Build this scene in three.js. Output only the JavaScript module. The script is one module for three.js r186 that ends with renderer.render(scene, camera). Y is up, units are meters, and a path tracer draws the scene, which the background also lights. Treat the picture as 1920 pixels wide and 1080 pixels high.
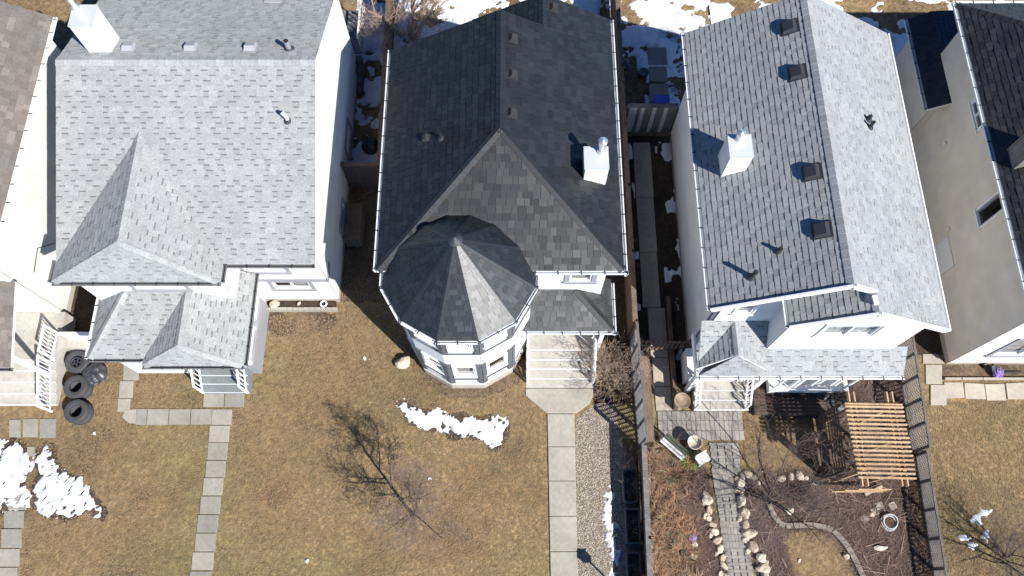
import * as THREE from 'three';
import { mergeGeometries } from 'three/addons/utils/BufferGeometryUtils.js';
import { Sky } from 'three/addons/objects/Sky.js';

// ---------- camera, sky, sun, exposure ----------
const scene = new THREE.Scene();
const camera = new THREE.PerspectiveCamera(39.85, 16 / 9, 0.5, 600);
camera.position.set(0, 26, 0);
camera.lookAt(0, 26 - Math.cos(0.36826), -Math.sin(0.36826));
const sunDir = new THREE.Vector3(0.535, 0.669, 0.513).normalize();
const sky = new Sky();
sky.name = 'sky'; sky.userData.kind = 'structure';
sky.scale.setScalar(450);
sky.material.uniforms.sunPosition.value.copy(sunDir);
sky.material.uniforms.turbidity.value = 1.6;
sky.material.uniforms.rayleigh.value = 0.7;
sky.material.uniforms.mieCoefficient.value = 0.0015;
sky.material.uniforms.cloudCoverage.value = 0;
scene.add(sky);
scene.environmentIntensity = 0.15;
const sun = new THREE.DirectionalLight(new THREE.Color(1, 0.965, 0.915), 4.6);
sun.name = 'sun';
sun.position.copy(sunDir).multiplyScalar(80).add(new THREE.Vector3(0, 0, -9));
sun.target.position.set(0, 0, -9);
sun.castShadow = true;
sun.shadow.mapSize.set(4096, 4096);
Object.assign(sun.shadow.camera, { left: -32, right: 32, top: 26, bottom: -26, near: 1, far: 200 });
scene.add(sun, sun.target);
const renderer = new THREE.WebGLRenderer({ antialias: true });
renderer.setSize(1024, 576);
renderer.toneMapping = THREE.LinearToneMapping;
renderer.toneMappingExposure = 1.95;
renderer.shadowMap.enabled = true;

// ---------- helpers ----------
function mulberry(a) { return () => { a |= 0; a = a + 0x6D2B79F5 | 0; let t = Math.imul(a ^ a >>> 15, 1 | a); t = t + Math.imul(t ^ t >>> 7, 61 | t) ^ t; return ((t ^ t >>> 14) >>> 0) / 4294967296; }; }
const rnd = mulberry(7);
const rr = (a, b) => a + (b - a) * rnd();
const clamp = (v, a, b) => Math.min(b, Math.max(a, v));
const lerp = (a, b, t) => a + (b - a) * t;
const V = (x, y, z) => [x, y, z];
function hash(x, y, s) { let h = Math.imul(x, 374761393) ^ Math.imul(y, 668265263) ^ Math.imul(s, 2147483647 - 97); h = Math.imul(h ^ h >>> 13, 1274126177); return ((h ^ h >>> 16) >>> 0) / 4294967296; }
function vnoise(x, y, per, s) {                       // periodic value noise
  const xi = Math.floor(x), yi = Math.floor(y), fx = x - xi, fy = y - yi, u = fx * fx * (3 - 2 * fx), v = fy * fy * (3 - 2 * fy);
  const m = (i) => ((i % per) + per) % per, x0 = m(xi), x1 = m(xi + 1), y0 = m(yi), y1 = m(yi + 1);
  return lerp(lerp(hash(x0, y0, s), hash(x1, y0, s), u), lerp(hash(x0, y1, s), hash(x1, y1, s), u), v);
}
function fbm(x, y, per, s, oct = 4) { let a = 0, w = 0.5, n = 0; for (let i = 0; i < oct; i++) { a += w * vnoise(x, y, per, s + i); n += w; x *= 2; y *= 2; per *= 2; w *= 0.5; } return a / n; }
function tex(n, metres, fn, srgb = true) {            // fn(u, v) in 0..1 -> [r, g, b] in 0..1
  const d = new Uint8Array(n * n * 4);
  for (let j = 0; j < n; j++) for (let i = 0; i < n; i++) { const c = fn(i / n, j / n), k = (j * n + i) * 4; d[k] = clamp(c[0], 0, 1) * 255; d[k + 1] = clamp(c[1], 0, 1) * 255; d[k + 2] = clamp(c[2], 0, 1) * 255; d[k + 3] = 255; }
  const t = new THREE.DataTexture(d, n, n);
  t.wrapS = t.wrapT = THREE.RepeatWrapping; t.magFilter = THREE.LinearFilter; t.minFilter = THREE.LinearMipmapLinearFilter; t.generateMipmaps = true;
  t.repeat.set(1 / metres, 1 / metres);
  if (srgb) t.colorSpace = THREE.SRGBColorSpace;
  t.needsUpdate = true;
  return t;
}
const grey = (v) => [v, v, v];
const T = {};
T.grain = tex(512, 1.6, (u, v) => grey(0.78 + 0.22 * fbm(u * 64, v * 64, 64, 3, 3) - 0.1 * (hash(u * 512 | 0, v * 512 | 0, 5) < 0.2)));
T.fine = tex(512, 3.1, (u, v) => grey(0.86 + 0.13 * fbm(u * 6, v * 6, 6, 11, 6)));
T.concrete = tex(1024, 5.3, (u, v) => { const a = fbm(u * 5, v * 5, 5, 21, 6), b = fbm(u * 60, v * 60, 60, 24, 3); return grey(0.74 + 0.2 * a + 0.12 * (b - 0.5) - (hash(u * 1024 | 0, v * 1024 | 0, 8) < 0.02 ? 0.14 : 0)); });
T.wood = tex(512, 1.1, (u, v) => { const a = fbm(u * 48, v * 3, 48, 31, 4), b = fbm(u * 4, v * 4, 4, 36, 4); return grey(0.55 + 0.32 * a + 0.2 * b); });
T.dirt = tex(1024, 6.3, (u, v) => { const a = fbm(u * 7, v * 7, 7, 41, 6), b = fbm(u * 90, v * 90, 90, 47, 3); const k = 0.4 + 0.45 * a + 0.4 * (b - 0.5); return [k, k * 0.93, k * 0.85]; });
T.mulch = tex(1024, 4.7, (u, v) => { const a = fbm(u * 6, v * 6, 6, 51, 5), b = fbm(u * 110, v * 40, 40, 56, 3), c = fbm(u * 40, v * 110, 40, 58, 3); const k = 0.25 + 0.4 * a + 0.9 * (Math.max(b, c) - 0.5); return [k, k * 0.82, k * 0.7]; });
T.gravel = tex(1024, 2.4, (u, v) => {
  let best = 9, id = 0; const N = 64, x = u * N, y = v * N, xi = Math.floor(x), yi = Math.floor(y);
  for (let j = -1; j < 2; j++) for (let i = -1; i < 2; i++) { const cx = xi + i, cy = yi + j, mx = (cx + N) % N, my = (cy + N) % N, px = cx + hash(mx, my, 61), py = cy + hash(mx, my, 62), d = (px - x) ** 2 + (py - y) ** 2; if (d < best) { best = d; id = hash(mx, my, 63); } }
  const k = 0.6 + 0.38 * id, w = hash(id * 9999 | 0, 3, 4); return [k, k * (0.97 - 0.05 * w), k * (0.93 - 0.1 * w)];
});
T.gravelBump = tex(1024, 2.4, (u, v) => {
  let best = 9; const N = 64, x = u * N, y = v * N, xi = Math.floor(x), yi = Math.floor(y);
  for (let j = -1; j < 2; j++) for (let i = -1; i < 2; i++) { const cx = xi + i, cy = yi + j, mx = (cx + N) % N, my = (cy + N) % N, px = cx + hash(mx, my, 61), py = cy + hash(mx, my, 62); best = Math.min(best, (px - x) ** 2 + (py - y) ** 2); }
  return grey(1 - Math.min(1, best * 1.5));
}, false);
T.ground = tex(2048, 44, (u, v) => {                  // dormant turf: straw, olive and bare brown patches
  const a = fbm(u * 22, v * 22, 22, 71, 5), b = fbm(u * 9 + 3, v * 9, 9, 77, 4), c = fbm(u * 420, v * 420, 420, 81, 2), g = fbm(u * 30 + 7, v * 30, 30, 87, 4), d = hash(u * 2048 | 0, v * 2048 | 0, 90);
  let k = 0.8 + 0.36 * (c - 0.5) + 0.3 * (a - 0.5) + 0.1 * (d - 0.5);
  const olive = clamp((b - 0.47) * 4.5, 0, 1), bare = clamp((g - 0.6) * 6, 0, 1);
  let r = lerp(0.665, 0.62, olive), gg = lerp(0.56, 0.56, olive), bb = lerp(0.405, 0.375, olive);
  r = lerp(r, 0.54, bare * 0.7); gg = lerp(gg, 0.43, bare * 0.7); bb = lerp(bb, 0.305, bare * 0.7);
  return [r * k, gg * k, bb * k];
});
T.groundBump = tex(1024, 5.5, (u, v) => grey(fbm(u * 90, v * 90, 90, 95, 4)), false);
T.snow = tex(512, 2.7, (u, v) => { const g = fbm(u * 4, v * 4, 4, 107, 5), a = fbm(u * 9, v * 9, 9, 101, 6), d = (hash(u * 512 | 0, v * 512 | 0, 7) < 0.02 ? 0.25 : 0) + 0.3 * clamp((g - 0.52) * 4, 0, 1) * (0.5 + a); return [0.9 + 0.1 * a - d, 0.91 + 0.09 * a - d, 0.93 + 0.07 * a - d]; });
T.stone = tex(512, 0.9, (u, v) => { const a = fbm(u * 6, v * 6, 6, 111, 6), b = fbm(u * 30, v * 30, 30, 115, 3); return [0.62 + 0.36 * a, 0.6 + 0.34 * a + 0.05 * (b - 0.5), 0.56 + 0.34 * a]; });

function mat(c, o = {}) { const m = new THREE.MeshStandardMaterial({ roughness: 0.9, ...o }); m.color.setRGB(...c); return m; }
const M = {
  siding: mat([0.8, 0.79, 0.77], { map: T.fine, roughness: 0.6 }),
  trimWhite: mat([0.8, 0.8, 0.79], { roughness: 0.5 }),
  fascia: mat([0.78, 0.78, 0.77], { roughness: 0.5 }),
  gutterWhite: mat([0.78, 0.78, 0.77], { roughness: 0.35 }),
  gutterBlue: mat([0.62, 0.64, 0.66], { roughness: 0.35 }),
  gutterDark: mat([0.16, 0.16, 0.16], { roughness: 0.4 }),
  beige: mat([0.8, 0.72, 0.6], { map: T.fine, roughness: 0.7 }),
  cream: mat([0.8, 0.77, 0.71], { map: T.fine, roughness: 0.7 }),
  creamTrim: mat([0.76, 0.73, 0.67], { roughness: 0.6 }),
  greyTrim: mat([0.33, 0.33, 0.35], { roughness: 0.6, map: T.fine }),
  slateTrim: mat([0.115, 0.12, 0.135], { roughness: 0.55, map: T.fine }),
  parging: mat([0.56, 0.5, 0.42], { map: T.concrete }),
  concrete: mat([0.46, 0.43, 0.36], { map: T.concrete }),
  stepPaint: mat([0.55, 0.52, 0.46], { map: T.concrete, roughness: 0.75 }),
  greyStep: mat([0.24, 0.26, 0.26], { map: T.concrete, roughness: 0.7 }),
  nosing: mat([0.74, 0.73, 0.7], { roughness: 0.6 }),
  paver: mat([0.39, 0.36, 0.3], { map: T.concrete }),
  paver2: mat([0.34, 0.32, 0.275], { map: T.concrete }),
  paver3: mat([0.44, 0.4, 0.335], { map: T.concrete }),
  slabPale: mat([0.52, 0.46, 0.38], { map: T.concrete }),
  brickGrey: mat([0.36, 0.33, 0.295], { map: T.concrete }),
  brickGrey2: mat([0.39, 0.36, 0.32], { map: T.concrete }),
  brickGrey3: mat([0.33, 0.305, 0.28], { map: T.concrete }),
  edgeStone: mat([0.33, 0.3, 0.28], { map: T.stone }),
  rock: mat([0.72, 0.65, 0.56], { map: T.stone }),
  rock2: mat([0.6, 0.52, 0.43], { map: T.stone }),
  rock3: mat([0.78, 0.73, 0.66], { map: T.stone }),
  fenceBrown: mat([0.19, 0.13, 0.092], { map: T.wood }),
  fenceBrown2: mat([0.225, 0.155, 0.11], { map: T.wood }),
  fenceGrey: mat([0.25, 0.22, 0.2], { map: T.wood }),
  lattice: mat([0.8, 0.78, 0.76], { map: T.wood, roughness: 0.8 }),
  latticePost: mat([0.2, 0.175, 0.155], { map: T.wood }),
  pine: mat([0.62, 0.4, 0.22], { map: T.wood, roughness: 0.75 }),
  pine2: mat([0.68, 0.47, 0.28], { map: T.wood, roughness: 0.75 }),
  deck: mat([0.12, 0.085, 0.065], { map: T.wood }),
  deckGrey: mat([0.2, 0.2, 0.21], { map: T.wood }),
  metal: mat([0.62, 0.63, 0.64], { roughness: 0.3, metalness: 0.75 }),
  galvanised: mat([0.6, 0.62, 0.62], { roughness: 0.45, metalness: 0.3 }),
  blackPlastic: mat([0.075, 0.075, 0.08], { roughness: 0.45 }),
  darkMetal: mat([0.028, 0.03, 0.036], { roughness: 0.6 }),
  rubber: mat([0.05, 0.05, 0.053], { roughness: 0.75, map: T.fine }),
  void: mat([0.012, 0.012, 0.014], { roughness: 0.9 }),
  bluePlastic: mat([0.02, 0.05, 0.32], { roughness: 0.45 }),
  tarp: mat([0.035, 0.035, 0.042], { roughness: 0.42 }),
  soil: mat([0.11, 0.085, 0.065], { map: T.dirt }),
  dirt: mat([0.27, 0.21, 0.15], { map: T.dirt, bumpMap: T.groundBump, bumpScale: 0.02 }),
  mulch: mat([0.085, 0.062, 0.05], { map: T.mulch, bumpMap: T.groundBump, bumpScale: 0.03 }),
  gravel: mat([0.4, 0.385, 0.35], { map: T.gravel, bumpMap: T.gravelBump, bumpScale: 0.02 }),
  ground: mat([0.73, 0.72, 0.7], { map: T.ground, bumpMap: T.groundBump, bumpScale: 0.03 }),
  wet: mat([0.15, 0.115, 0.085], { map: T.dirt, roughness: 0.75 }),
  snow: mat([0.76, 0.77, 0.8], { map: T.snow, roughness: 0.8 }),
  bark: mat([0.14, 0.1, 0.085], { map: T.wood }),
  twig: mat([0.17, 0.12, 0.105]),
  twigPale: mat([0.34, 0.25, 0.19]),
  terracotta: mat([0.4, 0.33, 0.26], { map: T.stone }),
  blind: mat([0.17, 0.175, 0.175]),
  glass: new THREE.MeshPhysicalMaterial({ color: 0xffffff, transmission: 1, roughness: 0.02, thickness: 0, ior: 1.5 }),
  shingle: new THREE.MeshStandardMaterial({ color: 0xffffff, vertexColors: true, map: T.grain, roughness: 0.92 }),
  shingleDark: new THREE.MeshPhysicalMaterial({ color: 0xffffff, vertexColors: true, map: T.grain, roughness: 0.47, ior: 1.6 }),
  slateVent: mat([0.022, 0.023, 0.026], { roughness: 0.85 }),
  ventGrey: mat([0.3, 0.3, 0.32], { roughness: 0.6 }),
  hose: mat([0.4, 0.41, 0.4], { roughness: 0.5 }),
  purple: mat([0.16, 0.1, 0.3], { roughness: 0.6 }),
};

const offsets = new Map();                            // root object -> its base, so that parts are built in world metres
const off = (o) => offsets.get(o) ?? [0, 0, 0];
function put(name, geo, material, parent) {
  const m = new THREE.Mesh(geo, material);
  m.name = name; m.castShadow = m.receiveShadow = true;
  const o = off(parent); if (o[0] || o[1] || o[2]) geo.translate(-o[0], -o[1], -o[2]);
  offsets.set(m, o);
  (parent ?? scene).add(m);
  return m;
}
const taken = new Map();
function numbered(n) { const k = taken.get(n) ?? 0; taken.set(n, k + 1); return k ? `${n}_${String(k).padStart(3, '0')}` : n; }
function tag(o, label, category, group) { o.userData.label = label; o.userData.category = category; if (group) o.userData.group = group; return o; }
function thing(name, label, category, base, group) {
  const g = new THREE.Group(); g.name = numbered(name); g.position.set(...base); scene.add(g); offsets.set(g, base);
  return tag(g, label, category, group);
}
function single(name, geo, material, label, category, base, group) {      // a thing that is one mesh
  geo.translate(-base[0], -base[1], -base[2]);
  const m = new THREE.Mesh(geo, material); m.name = numbered(name); m.position.set(...base); m.castShadow = m.receiveShadow = true; scene.add(m); offsets.set(m, base);
  return tag(m, label, category, group);
}
function structure(name, geo, material, kind = 'structure') { const m = put(name, geo, material); m.userData.kind = kind; return m; }

class B {                                             // collects flat-shaded faces in world metres
  constructor(col) { this.p = []; this.c = []; this.col = col; }
  tri(a, b, c) { this.p.push(...a, ...b, ...c); if (this.col) this.c.push(...this.col, ...this.col, ...this.col); return this; }
  quad(a, b, c, d) { return this.tri(a, b, c).tri(a, c, d); }
  poly(q) { for (let i = 1; i < q.length - 1; i++) this.tri(q[0], q[i], q[i + 1]); return this; }
  hexa(a, b) { this.poly(a); this.poly([...b].reverse()); for (let i = 0; i < a.length; i++) { const j = (i + 1) % a.length; this.quad(a[j], a[i], b[i], b[j]); } return this; }   // a on top of b
  slab(q, t) { return this.hexa(q, q.map((p) => [p[0], p[1] - t, p[2]])); }
  box(x0, x1, y0, y1, z0, z1) { return this.hexa([[x0, y1, z1], [x1, y1, z1], [x1, y1, z0], [x0, y1, z0]], [[x0, y0, z1], [x1, y0, z1], [x1, y0, z0], [x0, y0, z0]]); }
  fbox(W, a0, a1, y0, y1, d0, d1) { const f = (a, y, d) => W.at(a, y, d); return this.hexa([f(a0, y1, d1), f(a1, y1, d1), f(a1, y1, d0), f(a0, y1, d0)], [f(a0, y0, d1), f(a1, y0, d1), f(a1, y0, d0), f(a0, y0, d0)]); }
  beam(A, E, w, h) {                                  // bar from A to E, w wide, h high, centred
    const d = new THREE.Vector3(E[0] - A[0], E[1] - A[1], E[2] - A[2]).normalize();
    let s = new THREE.Vector3(-d.z, 0, d.x); if (s.length() < 1e-4) s.set(1, 0, 0); s.normalize();
    const u = new THREE.Vector3().crossVectors(s, d).normalize(); if (u.y < 0) u.negate();
    const g = (P, i, j) => [P[0] + s.x * i * w / 2 + u.x * j * h / 2, P[1] + s.y * i * w / 2 + u.y * j * h / 2, P[2] + s.z * i * w / 2 + u.z * j * h / 2];
    return this.hexa([g(A, 1, 1), g(E, 1, 1), g(E, 1, -1), g(A, 1, -1)], [g(A, -1, 1), g(E, -1, 1), g(E, -1, -1), g(A, -1, -1)]);
  }
  geo() {
    const g = new THREE.BufferGeometry(), p = this.p, n = p.length / 3, uv = new Float32Array(n * 2);
    for (let i = 0; i < n; i += 3) {
      const k = i * 3, ax = p[k + 3] - p[k], ay = p[k + 4] - p[k + 1], az = p[k + 5] - p[k + 2], bx = p[k + 6] - p[k], by = p[k + 7] - p[k + 1], bz = p[k + 8] - p[k + 2];
      const nx = Math.abs(ay * bz - az * by), ny = Math.abs(az * bx - ax * bz), nz = Math.abs(ax * by - ay * bx);
      for (let q = 0; q < 3; q++) { const o = (i + q) * 3, x = p[o], y = p[o + 1], z = p[o + 2], w = (i + q) * 2; if (ny >= nx * 0.6 && ny >= nz * 0.6) { uv[w] = x; uv[w + 1] = z; } else if (nx > nz) { uv[w] = z; uv[w + 1] = y; } else { uv[w] = x; uv[w + 1] = y; } }
    }
    g.setAttribute('position', new THREE.Float32BufferAttribute(p, 3));
    g.setAttribute('uv', new THREE.BufferAttribute(uv, 2));
    if (this.col) g.setAttribute('color', new THREE.Float32BufferAttribute(this.c, 3));
    g.computeVertexNormals();
    return g;
  }
  put(name, m, parent) { return put(name, this.geo(), m, parent); }
}
const bx = (name, m, parent, ...a) => new B().box(...a).put(name, m, parent);
function frame(x0, z0, x1, z1) {                      // a wall line; outside lies to the side of n
  const L = Math.hypot(x1 - x0, z1 - z0), tx = (x1 - x0) / L, tz = (z1 - z0) / L;
  return { L, tx, tz, nx: -tz, nz: tx, at: (a, y, d) => [x0 + tx * a - tz * d, y, z0 + tz * a + tx * d] };
}
function sidingWall(parent, W, y0, y1, { openings = [], m = M.siding, lap = 0.16, range, top = y1, name = 'wall', depth = 0.016 } = {}) {
  const b = new B(), ys = new Set([top]);
  for (let y = y0; y < top; y += lap) ys.add(y);
  for (const o of openings) { ys.add(o.y0); ys.add(o.y1); }
  const yy = [...ys].filter((y) => y >= y0 && y <= top + 1e-6).sort((a, c) => a - c), R = range ?? (() => [0, W.L]);
  for (let i = 0; i < yy.length - 1; i++) {
    const a = yy[i], c = yy[i + 1]; if (c - a < 1e-5) continue;
    const k = Math.floor((a - y0) / lap + 1e-4), l0 = y0 + k * lap, da = 0.004 + depth * (1 - (a - l0) / lap), dc = 0.004 + depth * Math.max(0, 1 - (c - l0) / lap), mid = (a + c) / 2;
    const lo = R(a), hi = R(c), ops = openings.filter((o) => o.y0 < mid && o.y1 > mid).sort((p, q) => p.a0 - q.a0);
    const cuts = [[lo[0], hi[0]]]; for (const o of ops) cuts.push([o.a0, o.a0], [o.a1, o.a1]); cuts.push([lo[1], hi[1]]);
    for (let j = 0; j < cuts.length; j += 2) {
      const [s, t] = [cuts[j], cuts[j + 1]];
      b.quad(W.at(s[0], a, da), W.at(t[0], a, da), W.at(t[1], c, dc), W.at(s[1], c, dc));
      if (Math.abs(a - l0) < 1e-4) b.quad(W.at(s[0], a, 0), W.at(t[0], a, 0), W.at(t[0], a, da), W.at(s[0], a, da));
    }
  }
  for (const o of openings) { const f = (a, y, d) => W.at(a, y, d), d = -0.1; b.quad(f(o.a0, o.y0, 0.01), f(o.a0, o.y0, d), f(o.a0, o.y1, d), f(o.a0, o.y1, 0.01)).quad(f(o.a1, o.y0, 0.01), f(o.a1, o.y0, d), f(o.a1, o.y1, d), f(o.a1, o.y1, 0.01)).quad(f(o.a0, o.y0, 0.01), f(o.a1, o.y0, 0.01), f(o.a1, o.y0, d), f(o.a0, o.y0, d)).quad(f(o.a0, o.y1, 0.01), f(o.a1, o.y1, 0.01), f(o.a1, o.y1, d), f(o.a0, o.y1, d)); }
  return b.put(name, m, parent);
}
// window in an opening of W: trim boards, sash, panes and, where seen, a blind
function windowUnit(parent, W, o, { trim = M.greyTrim, tw = 0.11, sash = M.trimWhite, panes = 2, blind = -1, name = 'window' } = {}) {
  const { a0, a1, y0, y1 } = o, f = new B();
  f.fbox(W, a0 - tw, a1 + tw, y1, y1 + tw, 0, 0.055).fbox(W, a0 - tw - 0.03, a1 + tw + 0.03, y0 - tw, y0, 0, 0.075).fbox(W, a0 - tw, a0, y0, y1, 0, 0.05).fbox(W, a1, a1 + tw, y0, y1, 0, 0.05);
  const win = f.put(name, trim, parent), s = new B(), w = 0.055;
  s.fbox(W, a0, a1, y1 - w, y1, -0.06, 0.02).fbox(W, a0, a1, y0, y0 + w, -0.06, 0.02).fbox(W, a0, a0 + w, y0 + w, y1 - w, -0.06, 0.02).fbox(W, a1 - w, a1, y0 + w, y1 - w, -0.06, 0.02);
  for (let i = 1; i < panes; i++) { const c = lerp(a0, a1, i / panes); s.fbox(W, c - w / 2, c + w / 2, y0 + w, y1 - w, -0.06, 0.018); }
  s.put('sash', sash, win);
  for (let i = 0; i < panes; i++) {
    const p0 = lerp(a0, a1, i / panes) + w * 0.6, p1 = lerp(a0, a1, (i + 1) / panes) - w * 0.6;
    new B().quad(W.at(p0, y0 + w, -0.03), W.at(p1, y0 + w, -0.03), W.at(p1, y1 - w, -0.03), W.at(p0, y1 - w, -0.03)).put('pane', M.glass, win);
    if (blind === i || blind === 9) { const l = new B(); for (let y = y0 + 0.05; y < y1 - 0.05; y += 0.06) l.quad(W.at(p0, y, -0.1), W.at(p1, y, -0.1), W.at(p1, y + 0.052, -0.135), W.at(p0, y + 0.052, -0.135)); l.put('blind', M.blind, win); }
  }
  const bk = new B(); bk.fbox(W, a0 - 0.05, a1 + 0.05, y0 - 0.05, y1 + 0.05, -0.55, -0.5); bk.put('room_wall', M.void, win);
  return win;
}

// ---------- roofs ----------
function clipPoly(s, c) {                             // s clipped to the convex counter-clockwise polygon c
  let out = s;
  for (let i = 0; i < c.length && out.length; i++) {
    const a = c[i], b = c[(i + 1) % c.length], inp = out; out = [];
    const side = (p) => (b[0] - a[0]) * (p[1] - a[1]) - (b[1] - a[1]) * (p[0] - a[0]);
    for (let j = 0; j < inp.length; j++) {
      const p = inp[j], q = inp[(j + 1) % inp.length], sp = side(p), sq = side(q);
      if (sp >= 0) out.push(p);
      if ((sp >= 0) !== (sq >= 0)) { const t = sp / (sp - sq); out.push([p[0] + (q[0] - p[0]) * t, p[1] + (q[1] - p[1]) * t]); }
    }
  }
  return out;
}
const area2 = (p) => { let a = 0; for (let i = 0; i < p.length; i++) { const q = p[(i + 1) % p.length]; a += p[i][0] * q[1] - q[0] * p[i][1]; } return a / 2; };
function inView(x, y, z) { const v = new THREE.Vector3(x, y, z); const d = v.clone().project(camView); return Math.abs(d.x) < 1 && Math.abs(d.y) < 1; }
const camView = camera.clone(); camView.updateMatrixWorld(true); camView.updateProjectionMatrix();
const STYLE = {
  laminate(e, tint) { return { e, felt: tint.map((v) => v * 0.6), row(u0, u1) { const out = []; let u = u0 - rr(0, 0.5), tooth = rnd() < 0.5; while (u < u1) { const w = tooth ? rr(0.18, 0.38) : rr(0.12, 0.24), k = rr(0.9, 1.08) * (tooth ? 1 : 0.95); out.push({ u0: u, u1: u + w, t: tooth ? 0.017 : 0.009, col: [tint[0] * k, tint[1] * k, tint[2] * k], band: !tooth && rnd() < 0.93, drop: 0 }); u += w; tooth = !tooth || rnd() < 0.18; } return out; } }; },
  slate(e, tint) { return { e, felt: tint.map((v) => v * 0.3), row(u0, u1) { const out = []; let u = u0 - rr(0, 0.3); while (u < u1) { const w = rr(0.15, 0.29), k = rnd() < 0.4 ? rr(1.05, 1.45) : rr(0.65, 1.0), h = rr(-0.01, 0.015); out.push({ u0: u, u1: u + w - 0.009, t: rr(0.01, 0.018), col: [tint[0] * k, tint[1] * k, tint[2] * (k + h)], band: false, drop: rr(0, 0.03), tilt: rr(-0.05, 0.05), pitch: rr(0, 0.035) }); u += w; } return out; } }; },
};
// planes: convex polygons in order seen from above; tabs overlap up each slope; the largest in view are pieces of their own
function buildRoof(parent, name, planes, { style, deck = M.fascia, m = M.shingle, quota = 150, hidden = () => false, thick = 0.13 }) {
  const dk = new B(); for (const q of planes) { const up = nrm(q).y > 0 ? q : [...q].reverse(); dk.slab(up, thick); }
  const roof = dk.put(name, deck, parent), tabs = [], felt = [];
  for (const q of planes) {
    const n = nrm(q); if (n.y < 0) n.negate();
    const w = new THREE.Vector3(0, 1, 0).addScaledVector(n, -n.y).normalize(), u = new THREE.Vector3().crossVectors(w, n).normalize(), o = new THREE.Vector3(...q[0]);
    let c = q.map((p) => { const d = new THREE.Vector3(...p).sub(o); return [d.dot(u), d.dot(w)]; }); if (area2(c) < 0) c.reverse();
    const us = c.map((p) => p[0]), ws = c.map((p) => p[1]), e = style.e, wmin = Math.min(...ws), wmax = Math.max(...ws), umin = Math.min(...us), umax = Math.max(...us);
    const at3 = (p, l) => [o.x + u.x * p[0] + w.x * p[1] + n.x * l, o.y + u.y * p[0] + w.y * p[1] + n.y * l, o.z + u.z * p[0] + w.z * p[1] + n.z * l];
    felt.push({ c: (style.felt ?? [0.02, 0.02, 0.02]), q: c.map((p) => at3(p, 0.0015)) });
    for (let r = 0, w0 = wmin - 0.012; w0 < wmax; r++, w0 += e) for (const t of style.row(umin, umax)) {
      const b0 = w0 - t.drop, pl = clipPoly([[t.u0, b0], [t.u1, b0], [t.u1, w0 + e * 1.12], [t.u0, w0 + e * 1.12]], c); if (pl.length < 3) continue;
      const A = area2(pl); if (A < 1e-4) continue;
      const wx = at3(pl[0], 0), worn = 1 + 0.22 * (fbm(wx[0] * 0.7 + 40, wx[2] * 0.7 + wx[1] + 40, 999, 131, 4) - 0.5); t.col = t.col.map((v) => v * worn);
      const um = (t.u0 + t.u1) / 2, lift = (p) => 0.004 + (t.tilt ? Math.abs(t.tilt) * (t.u1 - t.u0) / 2 : 0) + t.t * (1 - (p[1] - b0) / (e * 1.25)) + (t.tilt ?? 0) * (p[0] - um) + (t.pitch ?? 0) * Math.max(0, e - (p[1] - b0)) * 0.5, b = new B(t.col), tp = pl.map((p) => at3(p, lift(p))), bt = pl.map((p) => at3(p, -0.002));
      b.poly(tp); for (let i = 0; i < tp.length; i++) { const j = (i + 1) % tp.length; b.quad(tp[j], tp[i], bt[i], bt[j]); }
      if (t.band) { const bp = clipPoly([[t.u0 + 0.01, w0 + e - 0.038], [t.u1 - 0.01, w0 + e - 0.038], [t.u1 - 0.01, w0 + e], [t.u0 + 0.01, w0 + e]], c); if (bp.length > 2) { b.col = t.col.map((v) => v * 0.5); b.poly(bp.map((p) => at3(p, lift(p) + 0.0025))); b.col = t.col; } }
      const m0 = tp.reduce((s, p) => [s[0] + p[0] / tp.length, s[1] + p[1] / tp.length, s[2] + p[2] / tp.length], [0, 0, 0]);
      const d = [-m0[0], 26 - m0[1], -m0[2]], dl = Math.hypot(...d), cos = (d[0] * n.x + d[1] * n.y + d[2] * n.z) / dl;
      const seen = cos > 0.05 && inView(...m0) && !hidden(...m0);
      tabs.push({ b, s: seen ? A * cos / (dl * dl) : 0 });
    }
  }
  tabs.sort((a, b) => b.s - a.s);
  const rest = new B([1, 1, 1]); for (const f of felt) { rest.col = f.c; rest.poly(f.q); }
  tabs.forEach((t, i) => { if (i < quota && t.s > 0) t.b.put('shingle', m, roof); else { for (const v of t.b.p) rest.p.push(v); for (const v of t.b.c) rest.c.push(v); } });
  if (rest.p.length) rest.put('shingle_field', m, roof).userData.kind = 'stuff';
  return roof;
}
function nrm(q) { const a = new THREE.Vector3(...q[0]), b = new THREE.Vector3(...q[1]), c = new THREE.Vector3(...q[2]); return b.sub(a).cross(c.sub(a)).normalize(); }
// caps along a ridge or hip from A to E; dl and dr are the falls to its two sides
function ridgeCaps(roof, A, E, dl, dr, col, { m = M.shingle, hw = 0.13, step = 0.24, spread = 0.1 } = {}) {
  const d = new THREE.Vector3(E[0] - A[0], E[1] - A[1], E[2] - A[2]), L = d.length(); d.normalize();
  const s = new THREE.Vector3(-d.z, 0, d.x).normalize();
  for (let k = 0; k * step < L - 0.05; k++) {
    const t0 = k * step, t1 = Math.min(L, t0 + step * 1.12), q = rr(1 - spread, 1 + spread), b = new B(col.map((v) => v * q));
    const g = (t, side, l) => { const f = side < 0 ? dl : dr, i = Math.abs(side); return [A[0] + d.x * t + s.x * side * hw, A[1] + d.y * t - f * hw * i + l, A[2] + d.z * t + s.z * side * hw]; };
    const h0 = 0.045, h1 = 0.028;
    for (const sd of [-1, 1]) b.quad(g(t0, 0, h0), g(t1, 0, h1), g(t1, sd, h1), g(t0, sd, h0)).quad(g(t0, sd, h0), g(t1, sd, h1), g(t1, sd, 0), g(t0, sd, 0)).quad(g(t0, 0, h0), g(t0, sd, h0), g(t0, sd, 0), g(t0, 0, 0));
    b.put('ridge_cap', m, roof);
  }
}
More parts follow.
